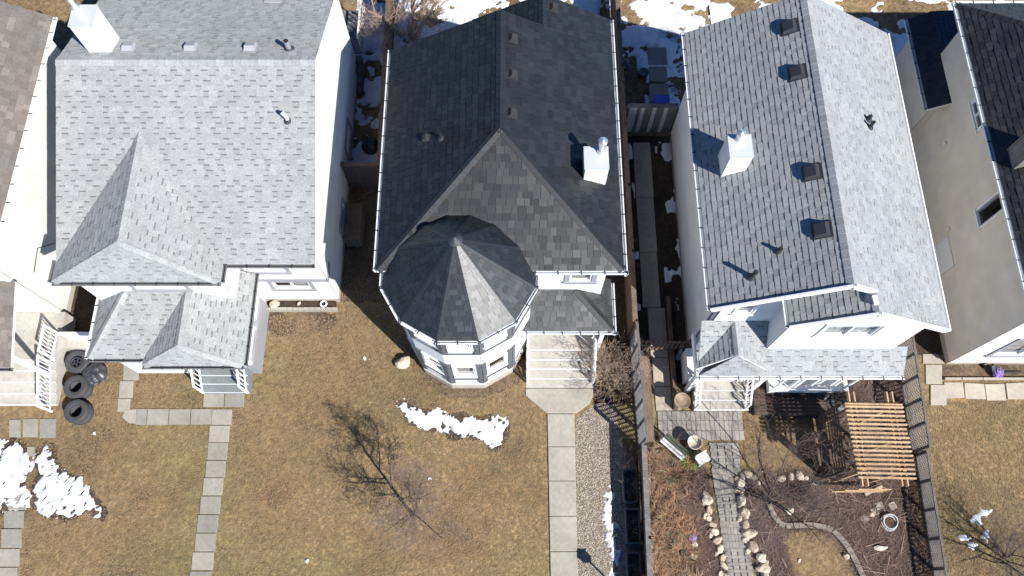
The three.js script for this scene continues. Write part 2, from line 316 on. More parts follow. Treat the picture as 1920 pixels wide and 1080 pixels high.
// trough gutter along an eave from A to E; out is the horizontal way it hangs out
function gutter(roof, A, E, outx, outz, m, { w = 0.085, h = 0.09, strap = 0.62 } = {}) {
  const b = new B(), mv = (P, o, y) => [P[0] + outx * o, P[1] + y, P[2] + outz * o], th = 0.012;
  b.beam(mv(A, th / 2, -h / 2), mv(E, th / 2, -h / 2), th, h).beam(mv(A, w / 2, -h), mv(E, w / 2, -h), w, th).beam(mv(A, w, -h / 2 + 0.005), mv(E, w, -h / 2 + 0.005), th, h).beam(mv(A, w + 0.008, 0.002), mv(E, w + 0.008, 0.002), 0.03, 0.016);
  const g = b.put('gutter', m, roof); if (!strap) return g; const n = Math.max(1, Math.round(Math.hypot(E[0] - A[0], E[2] - A[2]) / strap)), s = new B();
  for (let i = 0; i <= n; i++) { const t = clamp(i / n, 0.01, 0.99), P = [lerp(A[0], E[0], t), A[1], lerp(A[2], E[2], t)]; s.beam(mv(P, 0, 0.012), mv(P, w + 0.03, 0.012), 0.03, 0.012); }
  s.put('gutter_strap', M.darkMetal, roof).userData.kind = 'stuff';
  return g;
}
function prim(geo, x, y, z, rx = 0, ry = 0, rz = 0) { geo.rotateX(rx); geo.rotateY(ry); geo.rotateZ(rz); geo.translate(x, y, z); return geo; }
const cyl = (r0, r1, h, n = 16) => new THREE.CylinderGeometry(r1, r0, h, n);

// ---------- parts that several houses have ----------
function chimney(house, x0, x1, z0, z1, yb, yt, { flue = true, fx = 0.5, fz = 0.35, m = M.siding, cap = M.galvanised, fh = 0.45 } = {}) {
  const c = bx('chimney', m, house, x0 + 0.02, x1 - 0.02, yb, yt, z0 + 0.02, z1 - 0.02);
  for (const f of [frame(x0, z1, x1, z1), frame(x1, z1, x1, z0), frame(x0, z0, x0, z1), frame(x1, z0, x0, z0)]) { sidingWall(c, f, yb, yt, { m, lap: 0.13, name: 'cladding' }); new B().fbox(f, 0, 0.05, yb, yt, 0.0, 0.026).put('corner_board', m, c); }
  bx('chimney_cap', cap, c, x0 - 0.03, x1 + 0.03, yt, yt + 0.05, z0 - 0.03, z1 + 0.03);
  if (flue) {
    const x = lerp(x0, x1, fx), z = lerp(z0, z1, fz), y = yt + 0.05;
    put('flue', mergeGeometries([prim(cyl(0.13, 0.09, 0.1), x, y + 0.05, z), prim(cyl(0.075, 0.075, fh), x, y + fh / 2, z), prim(cyl(0.1, 0.1, 0.05), x, y + fh * 0.72, z)]), M.metal, c);
    put('flue_cap', mergeGeometries([prim(cyl(0.12, 0.12, 0.14), x, y + fh + 0.06, z), prim(new THREE.ConeGeometry(0.13, 0.07, 16), x, y + fh + 0.165, z)]), M.metal, c);
  }
  return c;
}
function boxVent(house, x, y, z, nx, ny, nz, turn, m, s = 0.32) {     // low hooded roof vent, its mouth down the slope
  const g = new B(), w = s / 2;
  g.hexa([[-w * 0.8, 0.13, w * 0.75], [w * 0.8, 0.13, w * 0.75], [w * 0.8, 0.15, -w * 0.6], [-w * 0.8, 0.15, -w * 0.6]], [[-w, 0.05, w], [w, 0.05, w], [w, 0.0, -w], [-w, 0.0, -w]]);
  g.hexa([[-w * 1.1, 0.016, w * 1.12], [w * 1.1, 0.016, w * 1.12], [w * 1.1, 0.016, -w * 1.3], [-w * 1.1, 0.016, -w * 1.3]], [[-w * 1.1, -0.02, w * 1.25], [w * 1.1, -0.02, w * 1.25], [w * 1.1, -0.02, -w * 1.3], [-w * 1.1, -0.02, -w * 1.3]]);
  const geo = g.geo(), q = new THREE.Quaternion().setFromUnitVectors(new THREE.Vector3(0, 1, 0), new THREE.Vector3(nx, ny, nz).normalize());
  geo.rotateY(turn); geo.applyQuaternion(q); geo.translate(x, y + 0.012, z);
  const v = put('roof_vent', geo, m, house);
  const mouth = new B().box(-w * 0.85, w * 0.85, 0.02, 0.05, w * 0.9, w * 1.04).geo(); mouth.rotateY(turn); mouth.applyQuaternion(q); mouth.translate(x, y + 0.012, z);
  put('mouth', mouth, M.void, v);
  return v;
}
function pipeVent(house, x, y, z, h, r, m, bendx = 0, bendz = 0) {
  const p = put('vent_pipe', new THREE.TubeGeometry(new THREE.CatmullRomCurve3([new THREE.Vector3(x, y - 0.1, z), new THREE.Vector3(x, y + h * 0.6, z), new THREE.Vector3(x + bendx, y + h, z + bendz)]), 10, r, 12), m, house);
  put('flashing', prim(cyl(r * 2.2, r * 1.15, 0.1), x, y + 0.05, z), M.darkMetal, p);
  put('bore', prim(cyl(r * 0.8, r * 0.8, 0.02), x + bendx, y + h + 0.006, z + bendz), M.void, p);
  return p;
}
function railing(house, A, E, h, { m = M.trimWhite, gap = 0.13, post = 0.06 } = {}) {
  const up = (P, y) => [P[0], P[1] + y, P[2]], f = new B();
  f.beam(up(A, h), up(E, h), 0.06, 0.045).beam(up(A, 0.12), up(E, 0.12), 0.045, 0.04).beam(A, up(A, h + 0.03), post, post).beam(E, up(E, h + 0.03), post, post);
  const r = f.put('railing', m, house), n = Math.max(2, Math.round(Math.hypot(E[0] - A[0], E[2] - A[2]) / gap));
  for (let i = 1; i < n; i++) { const P = [0, 1, 2].map((k) => lerp(A[k], E[k], i / n)); new B().beam(up(P, 0.12), up(P, h), 0.022, 0.022).put('baluster', m, r); }
  return r;
}
function steps(house, x0, x1, zb, zf, top, n, tread, m, nose = M.nosing) {
  const s = bx('porch_floor', m, house, x0, x1, 0, top, zb, zf), rise = top / n;
  bx('nosing', nose, s, x0, x1, top - 0.03, top + 0.012, zf - 0.02, zf + 0.012);
  for (let i = 1; i < n; i++) { const y = top - rise * i, z0 = zf + tread * (i - 1); bx('step', m, s, x0 + 0.003, x1 - 0.003, 0, y, z0 + 0.001, z0 + tread); bx('nosing', nose, s, x0, x1, y - 0.03, y + 0.01, z0 + tread - 0.02, z0 + tread + 0.012); }
  return s;
}
function downpipe(house, x, z, y0, y1, m) { return new B().box(x - 0.04, x + 0.04, y0, y1, z - 0.03, z + 0.03).put('downpipe', m, house); }

// ---------- the light grey house left of the dark one ----------
const LAM1 = [0.385, 0.392, 0.385], LAM3 = [0.365, 0.38, 0.385];
{
  const h = thing('pale_shingle_house', 'white house with wide pale grey shingle roof and grey stair porch', 'house', [-9.3, 0, -14]);
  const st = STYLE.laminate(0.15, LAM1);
  const e = 5.1, ry = 7.2;
  const wingTop = (x) => e + 0.565 * (2.385 - Math.abs(x + 10.635));
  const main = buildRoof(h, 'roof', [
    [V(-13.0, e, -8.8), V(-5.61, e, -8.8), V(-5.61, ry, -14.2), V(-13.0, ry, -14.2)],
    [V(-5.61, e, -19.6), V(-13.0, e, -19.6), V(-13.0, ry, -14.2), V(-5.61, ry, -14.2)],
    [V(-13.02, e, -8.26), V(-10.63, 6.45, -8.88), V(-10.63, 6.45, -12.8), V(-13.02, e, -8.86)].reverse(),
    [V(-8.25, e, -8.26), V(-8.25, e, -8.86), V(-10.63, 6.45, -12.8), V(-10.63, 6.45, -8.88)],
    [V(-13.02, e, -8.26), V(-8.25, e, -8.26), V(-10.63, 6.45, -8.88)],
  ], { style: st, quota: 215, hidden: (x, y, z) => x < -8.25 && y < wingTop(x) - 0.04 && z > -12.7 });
  ridgeCaps(main, V(-13.0, ry, -14.2), V(-5.61, ry, -14.2), 0.39, 0.39, LAM1, { hw: 0.16 });
  ridgeCaps(main, V(-10.63, 6.45, -8.9), V(-10.63, 6.45, -12.4), 0.56, 0.56, LAM1);
  ridgeCaps(main, V(-13.0, e, -8.28), V(-10.63, 6.45, -8.9), 0.5, 0.9, LAM1);
  ridgeCaps(main, V(-8.27, e, -8.28), V(-10.63, 6.45, -8.9), 0.9, 0.5, LAM1);
  gutter(main, V(-8.2, e - 0.01, -8.79), V(-5.63, e - 0.01, -8.79), 0, 1, M.gutterDark);
  gutter(main, V(-13.02, e - 0.01, -8.25), V(-8.25, e - 0.01, -8.25), 0, 1, M.gutterDark);
  gutter(main, V(-8.24, e - 0.01, -8.26), V(-8.24, e - 0.01, -8.78), 1, 0, M.gutterDark);
  gutter(main, V(-13.03, e - 0.01, -8.9), V(-13.03, e - 0.01, -8.26), -1, 0, M.gutterDark);
  // walls
  const wf = frame(-8.5, -9.5, -5.98, -9.5), wr = frame(-5.98, -9.5, -5.98, -19.1), wl = frame(-12.7, -19.1, -12.7, -8.5), wb = frame(-5.98, -19.1, -12.7, -19.1), ww = frame(-12.7, -8.5, -8.5, -8.5), ws = frame(-8.5, -8.5, -8.5, -9.5);
  const u1 = { a0: 0.12, a1: 1.42, y0: 2.86, y1: 3.75 }, u2 = { a0: 0.66, a1: 1.88, y0: 1.38, y1: 2.0 };
  sidingWall(h, wf, 0.4, 5.2, { openings: [u1, u2] });
  windowUnit(h, wf, u1, { blind: 1 }); windowUnit(h, wf, u2, { blind: 1 });
  const wing = { a0: 1.55, a1: 3.05, y0: 3.95, y1: 4.7 };
  sidingWall(h, ww, 0.4, 5.15, { openings: [wing] }); windowUnit(h, ww, wing, { blind: 9 });
  sidingWall(h, ws, 0.4, 5.2); sidingWall(h, wl, 0.4, 5.15); sidingWall(h, wb, 0.4, 5.15);
  const L = 9.6, ap = 4.7;
  const bw = { a0: 5.4, a1: 6.5, y0: 0.75, y1: 1.35 }, bw2 = { a0: 2.3, a1: 3.4, y0: 0.45, y1: 1.1 };
  sidingWall(h, wr, 0.4, 5.25, { openings: [bw, bw2], top: 7.05, range: (y) => y <= 5.25 ? [0, L] : [lerp(0, ap, (y - 5.25) / 1.85), lerp(L, ap, (y - 5.25) / 1.85)] });
  windowUnit(h, wr, bw, { panes: 2 }); windowUnit(h, wr, bw2, { panes: 1 });
  new B().fbox(wf, -0.02, 2.54, 2.06, 2.24, 0, 0.05).fbox(wr, -0.05, 0.6, 2.06, 2.24, 0, 0.05).put('belt_board', M.greyTrim, h);
  new B().box(-12.68, -5.99, 0, 0.42, -19.08, -9.51).box(-12.68, -8.52, 0, 0.42, -9.51, -8.51).put('foundation', M.parging, h);
  // chimney, vents
  chimney(h, -12.2, -11.58, -15.3, -14.62, 6.6, 8.15, { fx: 0.1, fz: 0.1 });
  for (const x of [-11.12, -9.32, -7.59]) boxVent(h, x, 6.97, -14.8, 0, 0.93, -0.36, Math.PI, M.ventGrey, 0.34);
  pipeVent(h, -6.46, 6.98, -14.75, 0.4, 0.075, M.metal);
  pipeVent(h, -6.4, 6.56, -12.62, 0.36, 0.06, M.galvanised, -0.1, -0.05);
  boxVent(h, -7.5, 5.9, -17.6, 0, 0.93, -0.36, Math.PI, M.ventGrey, 0.5);
  // porch roof
  const pe = 2.9, pt = 3.76;
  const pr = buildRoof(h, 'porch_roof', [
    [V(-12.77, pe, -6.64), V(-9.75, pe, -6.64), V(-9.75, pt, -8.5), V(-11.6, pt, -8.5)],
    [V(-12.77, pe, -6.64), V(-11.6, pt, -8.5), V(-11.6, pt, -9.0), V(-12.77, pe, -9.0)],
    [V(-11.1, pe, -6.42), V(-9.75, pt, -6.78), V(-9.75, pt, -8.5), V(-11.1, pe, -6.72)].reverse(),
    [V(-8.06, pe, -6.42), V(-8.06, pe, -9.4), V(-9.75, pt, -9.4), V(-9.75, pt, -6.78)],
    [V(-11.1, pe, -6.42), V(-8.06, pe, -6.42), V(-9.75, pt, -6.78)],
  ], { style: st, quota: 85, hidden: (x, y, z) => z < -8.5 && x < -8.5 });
  ridgeCaps(pr, V(-12.75, pe, -6.66), V(-11.6, pt, -8.45), 0.5, 0.5, LAM1);
  ridgeCaps(pr, V(-9.75, pt, -6.8), V(-9.75, pt, -8.48), 0.6, 0.5, LAM1);
  ridgeCaps(pr, V(-11.08, pe, -6.44), V(-9.75, pt, -6.79), 0.4, 0.9, LAM1); ridgeCaps(pr, V(-8.08, pe, -6.44), V(-9.75, pt, -6.79), 0.9, 0.4, LAM1);
  gutter(pr, V(-12.77, pe - 0.01, -6.63), V(-11.15, pe - 0.01, -6.63), 0, 1, M.gutterDark);
  gutter(pr, V(-11.1, pe - 0.01, -6.41), V(-8.06, pe - 0.01, -6.41), 0, 1, M.gutterDark);
  gutter(pr, V(-12.78, pe - 0.01, -8.9), V(-12.78, pe - 0.01, -6.64), -1, 0, M.gutterWhite);
  gutter(pr, V(-8.05, pe - 0.01, -6.42), V(-8.05, pe - 0.01, -9.4), 1, 0, M.gutterDark);
  put('downpipe_elbow', prim(new THREE.SphereGeometry(0.07, 12, 8), -11.14, 2.85, -6.5), M.gutterWhite, pr);
  const vf = frame(-12.55, -6.95, -10.75, -6.95), vo = { a0: 0.75, a1: 1.6, y0: 0.9, y1: 1.7 };
  sidingWall(h, vf, 0.1, 2.85, { openings: [vo] }); windowUnit(h, vf, vo, { panes: 1, blind: 0 });
  sidingWall(h, frame(-12.55, -8.5, -12.55, -6.95), 0.1, 2.85); sidingWall(h, frame(-10.75, -6.95, -10.75, -8.5), 0.1, 2.85);
  steps(h, -10.3, -8.7, -8.48, -7.2, 0.95, 5, 0.24, M.greyStep, M.galvanised);
  bx('porch_side', M.greyTrim, h, -8.69, -8.42, 0, 1.0, -9.3, -6.95);
  bx('porch_side', M.greyTrim, h, -10.74, -10.31, 0, 0.95, -8.48, -7.0);
  railing(h, V(-10.24, 0.95, -7.2), V(-10.24, 0.12, -6.25), 0.9); railing(h, V(-8.78, 0.95, -7.2), V(-8.78, 0.12, -6.25), 0.9);
  railing(h, V(-8.5, 1.0, -8.2), V(-8.5, 1.0, -7.05), 0.95);
  new B().box(-8.6, -8.48, 0.99, 2.85, -7.1, -6.98).put('porch_post', M.trimWhite, h);
  // planter under the front windows
  const pl = bx('planter_soil', M.soil, h, -8.42, -6.1, 0, 0.16, -9.49, -9.24);
  for (let i = 0; i < 13; i++) bx('edging_brick', M.paver3, pl, -8.5 + i * 0.19, -8.32 + i * 0.19, 0, rr(0.2, 0.24), -9.235, -9.14);
  for (const [x, s, r] of [[-8.2, 0.17, 0], [-7.35, 0.06, 0]]) put('rock', rockGeo(s, 5 + s * 100).translate(x, 0.24, -9.36), M.rock, pl);
  put('pot_ring', prim(new THREE.TorusGeometry(0.1, 0.03, 8, 18), -6.5, 0.23, -9.36, Math.PI / 2), M.trimWhite, pl);
}
function rockGeo(s, seed, flat = 0.7) {
  const g = new THREE.IcosahedronGeometry(s, 1), p = g.attributes.position, r = mulberry(seed * 131 | 0), a = r() * 9, b = r() * 9, c = r() * 9, sx = 0.8 + r() * 0.5, sz = 0.7 + r() * 0.4;
  for (let i = 0; i < p.count; i++) { const x = p.getX(i) / s, y = p.getY(i) / s, z = p.getZ(i) / s, k = 1 + 0.22 * Math.sin(x * 2.3 + a) * Math.cos(z * 2.9 + b) + 0.12 * Math.sin(y * 4 + x * 3 + c); p.setXYZ(i, x * s * k * sx, clamp(y * flat, -0.62, 0.62) * s * k, z * s * k * sz); }
  g.rotateY(r() * 6); const uv = g.attributes.uv; for (let i = 0; i < uv.count; i++) uv.setXY(i, p.getX(i), p.getZ(i));
  g.computeVertexNormals(); return g;
}

// ---------- the dark roofed house with the turret ----------
const SL = [0.0155, 0.0172, 0.0195];
{
  const h = thing('turret_house', 'white house with charcoal shingle roof and twelve sided corner turret', 'house', [-0.3, 0, -12]);
  const e = 5.8, ry = 7.6, k = 1.8 / 3.4, st = STYLE.slate(0.2, SL), sm = M.shingleDark;
  const tc = [-1.45, -8.42];
  const main = buildRoof(h, 'roof', [
    [V(-3.72, e, -15.65), V(-3.72, e, -8.3), V(-0.32, ry, -11.7), V(-0.32, ry, -15.65)],
    [V(3.08, e, -8.3), V(3.08, e, -15.65), V(-0.32, ry, -15.65), V(-0.32, ry, -11.7)],
    [V(3.08, e, -15.65), V(3.08, e, -16.8), V(0.92, 6.944, -16.8), V(0.92, 6.944, -15.65)],
    [V(0.92, 6.944, -15.66), V(0.92, 6.944, -16.8), V(-1.24, e, -16.8), V(-1.24, e, -15.66)],
    [V(-3.72, e, -8.3), V(3.08, e, -8.3), V(-0.32, ry, -11.7)],
  ], { style: st, m: sm, quota: 170, hidden: (x, y, z) => Math.hypot(x - tc[0], z - tc[1]) < 2.1 && y < 7.6 - 0.9 * Math.hypot(x - tc[0], z - tc[1]) });
  const cp = { m: sm, spread: 0.2 };
  ridgeCaps(main, V(-0.32, ry, -11.7), V(-0.32, ry, -15.65), k, k, SL, cp);
  ridgeCaps(main, V(0.92, 6.944, -15.5), V(0.92, 6.944, -16.8), k, k, SL, cp);
  ridgeCaps(main, V(-3.7, e, -8.32), V(-0.32, ry, -11.7), 0.37, 0.37, SL.map((v) => v * 1.5), cp); ridgeCaps(main, V(3.06, e, -8.32), V(-0.32, ry, -11.7), 0.37, 0.37, SL, cp);
  gutter(main, V(-3.73, e - 0.01, -15.65), V(-3.73, e - 0.01, -8.3), -1, 0, M.gutterBlue, { w: 0.07 });
  gutter(main, V(3.09, e - 0.01, -8.18), V(3.09, e - 0.01, -16.8), 1, 0, M.gutterBlue, { w: 0.07 });
  gutter(main, V(0.62, e - 0.01, -8.29), V(3.2, e - 0.01, -8.29), 0, 1, M.gutterBlue, { w: 0.07 });
  // walls
  const wf = frame(-3.38, -8.65, 2.72, -8.65), fo = { a0: 5.06, a1: 5.72, y0: 4.2, y1: 5.0 }, wr = frame(2.72, -8.65, 2.72, -16.4), wl = frame(-3.38, -15.3, -3.38, -8.65);
  sidingWall(h, wf, 0.4, 5.85, { openings: [fo] }); windowUnit(h, wf, fo, { panes: 1, blind: 0, tw: 0.14 });
  sidingWall(h, wr, 0.4, 5.85); sidingWall(h, wl, 0.4, 5.85); sidingWall(h, frame(2.72, -16.4, -0.9, -16.4), 0.4, 5.85); sidingWall(h, frame(-0.9, -16.4, -0.9, -15.3), 0.4, 5.85);
  sidingWall(h, frame(-0.9, -15.3, -3.38, -15.3), 0.4, 5.85);
  bx('foundation', M.parging, h, -3.36, 2.7, 0, 0.42, -16.38, -8.67);
  // turret
  const RW = 2.0, RE = 2.17, te = 5.7, ta = 7.6, vx = (R, i, y) => { const a = (i + 0.5) * Math.PI / 6; return [tc[0] + R * Math.sin(a), y, tc[1] + R * Math.cos(a)]; };
  const facets = []; for (let i = 0; i < 12; i++) facets.push([vx(RE, i - 1, te), vx(RE, i, te), V(tc[0], ta, tc[1])]);
  const roofAt = (x, z) => Math.min(e + k * (-8.3 - z), e + k * (x + 3.72));
  const tr = buildRoof(h, 'turret_roof', facets, { style: STYLE.slate(0.15, SL), m: sm, quota: 100, hidden: (x, y, z) => z < -8.3 && roofAt(x, z) > y });
  for (let i = 0; i < 12; i++) ridgeCaps(tr, vx(RE * 0.99, i, te + 0.01), V(tc[0], ta, tc[1]), 0.22, 0.22, SL, { m: sm, hw: 0.085, step: 0.19, spread: 0.25 });
  put('finial_cap', prim(new THREE.ConeGeometry(0.2, 0.17, 12), tc[0], ta + 0.07, tc[1]), M.darkMetal, tr);
  for (let i = -4; i < 5; i++) { if (i === -4 || i === 4) continue; const A = vx(RE + 0.005, i - 1, te - 0.01), E = vx(RE + 0.005, i, te - 0.01), a = i * Math.PI / 6; gutter(tr, A, E, Math.sin(a), Math.cos(a), M.gutterBlue, { w: 0.07, h: 0.09 }); }
  for (let i = -3; i < 4; i++) {
    const A = vx(RW, i - 1, 0), E = vx(RW, i, 0), W = frame(A[0], A[2], E[0], E[2]), c = W.L / 2;
    const up = { a0: c - 0.31, a1: c + 0.31, y0: 4.5, y1: 5.3 }, lo = { a0: c - 0.31, a1: c + 0.31, y0: 1.5, y1: 2.6 }, win = Math.abs(i) < 3;
    const w = sidingWall(h, W, 0.42, 5.7, { openings: win ? [up, lo] : [], name: 'turret_wall' });
    if (win) { windowUnit(h, W, up, { panes: 1, trim: M.trimWhite, tw: 0.09, blind: i === 1 ? -1 : 0 }); windowUnit(h, W, lo, { panes: 1, trim: M.trimWhite, tw: 0.09, blind: i === 0 ? 0 : -1 }); }
    new B().fbox(W, 0.0, W.L, 3.05, 3.95, 0.02, 0.06).put('white_band', M.trimWhite, w);
    for (const y of [3.97, 1.14]) new B().fbox(W, 0.02, W.L - 0.02, y, y + 0.03, 0.0, 0.065).put('flashing_line', M.slateTrim, w);
    new B().fbox(W, -0.01, W.L + 0.01, 0, 0.42, 0, 0.05).put('skirt', M.parging, w);
    for (const [y0, y1] of [[4.02, 5.62], [0.75, 2.86]]) for (const [a0, a1] of [[-0.01, 0.14], [W.L - 0.14, W.L + 0.01]]) new B().fbox(W, a0, a1, y0, y1, 0.02, 0.075).put('corner_board', M.slateTrim, w);
  }
  // chimney, vents
  chimney(h, 2.0, 2.62, -11.48, -10.84, 5.9, 6.95, { fx: 0.72, fz: 0.2, m: M.siding, fh: 0.4 });
  for (const [x, y, z] of [[0.02, 7.42, -14.76], [0.02, 7.42, -13.53], [0.0, 7.43, -12.26], [1.24, 6.77, -16.4]]) boxVent(h, x, y, z, 0.47, 0.88, 0, -Math.PI / 2, M.slateVent, 0.24);
  pipeVent(h, -1.98, 6.72, -11.92, 0.22, 0.05, M.darkMetal); boxVent(h, -2.42, 6.49, -12.06, -0.47, 0.88, 0, -Math.PI / 2, M.slateVent, 0.2);
  // porch
  const pe = 2.9, pt = 3.5;
  const pr = buildRoof(h, 'porch_roof', [
    [V(0.1, pe, -7.5), V(3.09, pe, -7.5), V(1.95, pt, -8.65), V(0.1, pt, -8.65)],
    [V(3.09, pe, -7.5), V(3.09, pe, -9.2), V(1.95, pt, -9.2), V(1.95, pt, -8.65)],
  ], { style: STYLE.slate(0.16, [0.045, 0.046, 0.046]), m: sm, quota: 30, hidden: (x, y, z) => z < -8.6 });
  ridgeCaps(pr, V(3.07, pe, -7.52), V(1.95, pt, -8.63), 0.35, 0.35, SL, cp);
  gutter(pr, V(0.42, pe - 0.01, -7.49), V(3.21, pe - 0.01, -7.49), 0, 1, M.gutterBlue, { w: 0.07 }); gutter(pr, V(3.1, pe - 0.01, -7.4), V(3.1, pe - 0.01, -9.1), 1, 0, M.gutterBlue, { w: 0.07 });
  steps(h, 0.47, 2.74, -8.64, -7.54, 0.74, 4, 0.275, M.stepPaint);
  bx('step', M.stepPaint, h, 0.475, 2.735, 0, 0.02, -6.71, -6.44);
  railing(h, V(0.52, 0.74, -8.5), V(0.52, 0.74, -7.55), 0.8, { gap: 0.12 }); railing(h, V(0.52, 0.7, -7.5), V(0.52, 0.1, -6.6), 0.75, { gap: 0.12 });
  railing(h, V(2.7, 0.74, -8.0), V(2.7, 0.74, -7.55), 0.8, { gap: 0.12 }); railing(h, V(2.7, 0.7, -7.5), V(2.7, 0.1, -6.6), 0.75, { gap: 0.12 });
  bx('porch_post', M.trimWhite, h, 2.78, 2.9, 0.0, 2.82, -7.72, -7.6);
}

// ---------- the blue grey roofed house right of the fence ----------
{
  const h = thing('blue_grey_roof_house', 'white house with blue grey gable roof, chimney box and wide porch roof', 'house', [8.6, 0, -11.8]);
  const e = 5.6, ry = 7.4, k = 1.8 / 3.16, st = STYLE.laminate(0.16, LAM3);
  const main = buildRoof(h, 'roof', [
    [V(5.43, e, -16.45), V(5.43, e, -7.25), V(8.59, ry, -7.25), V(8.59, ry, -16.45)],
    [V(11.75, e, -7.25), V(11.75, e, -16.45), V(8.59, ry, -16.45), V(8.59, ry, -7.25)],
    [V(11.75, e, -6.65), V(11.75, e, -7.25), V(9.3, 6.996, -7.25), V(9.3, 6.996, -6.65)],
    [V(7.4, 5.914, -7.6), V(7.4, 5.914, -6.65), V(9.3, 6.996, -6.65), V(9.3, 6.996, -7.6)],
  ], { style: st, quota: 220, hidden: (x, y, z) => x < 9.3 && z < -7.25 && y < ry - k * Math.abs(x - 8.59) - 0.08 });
  ridgeCaps(main, V(8.59, ry, -7.25), V(8.59, ry, -16.45), k, k, LAM3, { hw: 0.16 });
  ridgeCaps(main, V(9.3, 6.996, -6.65), V(9.3, 6.996, -7.3), k, k, LAM3);
  new B().beam(V(5.43, e - 0.02, -7.23), V(8.59, ry - 0.02, -7.23), 0.05, 0.2).put('rake_board', M.trimWhite, main);
  new B().beam(V(8.59, ry - 0.02, -7.23), V(9.28, 7.0 - 0.02, -7.23), 0.05, 0.2).put('rake_board', M.trimWhite, main);
  new B().beam(V(7.4, 5.89, -6.63), V(9.3, 6.97, -6.63), 0.05, 0.2).put('rake_board', M.trimWhite, main);
  new B().beam(V(9.3, 6.97, -6.63), V(11.75, 5.58, -6.63), 0.05, 0.2).put('rake_board', M.trimWhite, main);
  gutter(main, V(5.42, e - 0.01, -16.45), V(5.42, e - 0.01, -7.25), -1, 0, M.gutterBlue);
  gutter(main, V(7.39, 5.9, -7.5), V(7.39, 5.9, -6.65), -1, 0, M.gutterBlue);
  gutter(main, V(11.76, e - 0.01, -6.65), V(11.76, e - 0.01, -16.45), 1, 0, M.gutterWhite, { strap: 0, w: 0.07 });
  new B().beam(V(9.22, 7.06, -7.1), V(9.24, 7.06, -6.85), 0.12, 0.05).put('ridge_flashing', M.trimWhite, main);
  const wl = frame(5.95, -16.1, 5.95, -7.55), wf = frame(5.95, -7.55, 7.6, -7.55), fo = { a0: 0.42, a1: 0.92, y0: 4.45, y1: 5.2 };
  sidingWall(h, wl, 0.45, 5.75);
  sidingWall(h, wf, 0.45, 5.7, { openings: [fo], top: 6.75, range: (y) => y < 5.8 ? [0, 1.65] : [(y - 5.8) / 0.57 * 0.98, 1.65] }); windowUnit(h, wf, fo, { panes: 1, trim: M.trimWhite, tw: 0.07, blind: 0 });
  sidingWall(h, frame(7.6, -7.55, 7.6, -6.85), 0.45, 5.95);
  const we = frame(7.6, -6.85, 11.35, -6.85), eo = { a0: 1.02, a1: 2.55, y0: 4.55, y1: 5.5 };
  sidingWall(h, we, 0.45, 5.7, { openings: [eo], top: 6.85, range: (y) => y < 5.9 ? [0, 3.75] : [clamp((y - 5.95) / 0.57, 0, 1.7), 3.75 - clamp((y - 5.72) / 0.57, 0, 2.05)] }); windowUnit(h, we, eo, { trim: M.trimWhite, tw: 0.08, blind: 9 });
  sidingWall(h, frame(11.35, -6.85, 11.35, -16.1), 0.45, 5.75, { openings: [{ a0: 0.9, a1: 1.7, y0: 1.2, y1: 2.4 }] });
  windowUnit(h, frame(11.35, -6.85, 11.35, -16.1), { a0: 0.9, a1: 1.7, y0: 1.2, y1: 2.4 }, { panes: 1 });
  sidingWall(h, frame(11.35, -16.1, 5.95, -16.1), 0.45, 5.7);
  bx('foundation', M.parging, h, 5.97, 11.33, 0, 0.46, -16.08, -7.57); bx('foundation', M.parging, h, 7.62, 11.33, 0, 0.46, -7.57, -6.87);
  chimney(h, 5.98, 6.58, -11.84, -11.18, 5.7, 7.0, { fx: 0.45, fz: 0.2, fh: 0.18 });
  for (const [x, y, z] of [[8.08, 7.13, -15.41], [8.1, 7.14, -13.81], [8.08, 7.13, -10.61], [8.1, 7.14, -8.89]]) boxVent(h, x, y, z, -0.5, 0.87, 0, -Math.PI / 2, M.darkMetal, 0.42);
  pipeVent(h, 7.12, 6.55, -8.55, 0.22, 0.05, M.darkMetal); pipeVent(h, 6.45, 6.17, -7.96, 0.4, 0.06, M.darkMetal); pipeVent(h, 10.2, 6.48, -12.7, 0.2, 0.06, M.darkMetal); pipeVent(h, 10.22, 6.47, -12.45, 0.3, 0.05, M.darkMetal);
  new B().beam(V(5.87, 0.2, -7.62), V(5.87, 5.45, -7.62), 0.1, 0.1).put('downpipe', M.slateTrim, h);
  // porch roof
  const pe = 2.7, s = 0.78, zt = (z) => pe + s * (-6.17 - z);
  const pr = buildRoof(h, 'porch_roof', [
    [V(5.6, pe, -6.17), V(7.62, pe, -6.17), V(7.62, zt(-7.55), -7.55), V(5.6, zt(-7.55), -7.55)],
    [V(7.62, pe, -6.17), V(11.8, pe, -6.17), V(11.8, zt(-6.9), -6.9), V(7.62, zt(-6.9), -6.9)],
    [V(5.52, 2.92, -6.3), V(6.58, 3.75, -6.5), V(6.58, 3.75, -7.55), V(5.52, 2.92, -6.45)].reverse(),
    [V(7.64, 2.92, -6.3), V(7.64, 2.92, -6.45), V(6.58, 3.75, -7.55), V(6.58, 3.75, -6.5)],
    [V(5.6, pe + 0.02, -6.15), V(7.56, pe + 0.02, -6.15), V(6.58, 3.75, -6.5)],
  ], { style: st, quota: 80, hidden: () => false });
  ridgeCaps(pr, V(6.58, 3.75, -6.5), V(6.58, 3.75, -7.5), 0.7, 0.7, LAM3, { hw: 0.1 });
  gutter(pr, V(5.58, pe - 0.01, -6.15), V(11.82, pe - 0.01, -6.15), 0, 1, M.gutterWhite);
  new B().box(5.56, 5.62, 2.45, 2.75, -7.5, -6.15).put('barge_board', M.trimWhite, pr);
  // porch steps
  steps(h, 5.98, 7.78, -7.5, -6.5, 0.76, 4, 0.28, M.stepPaint);
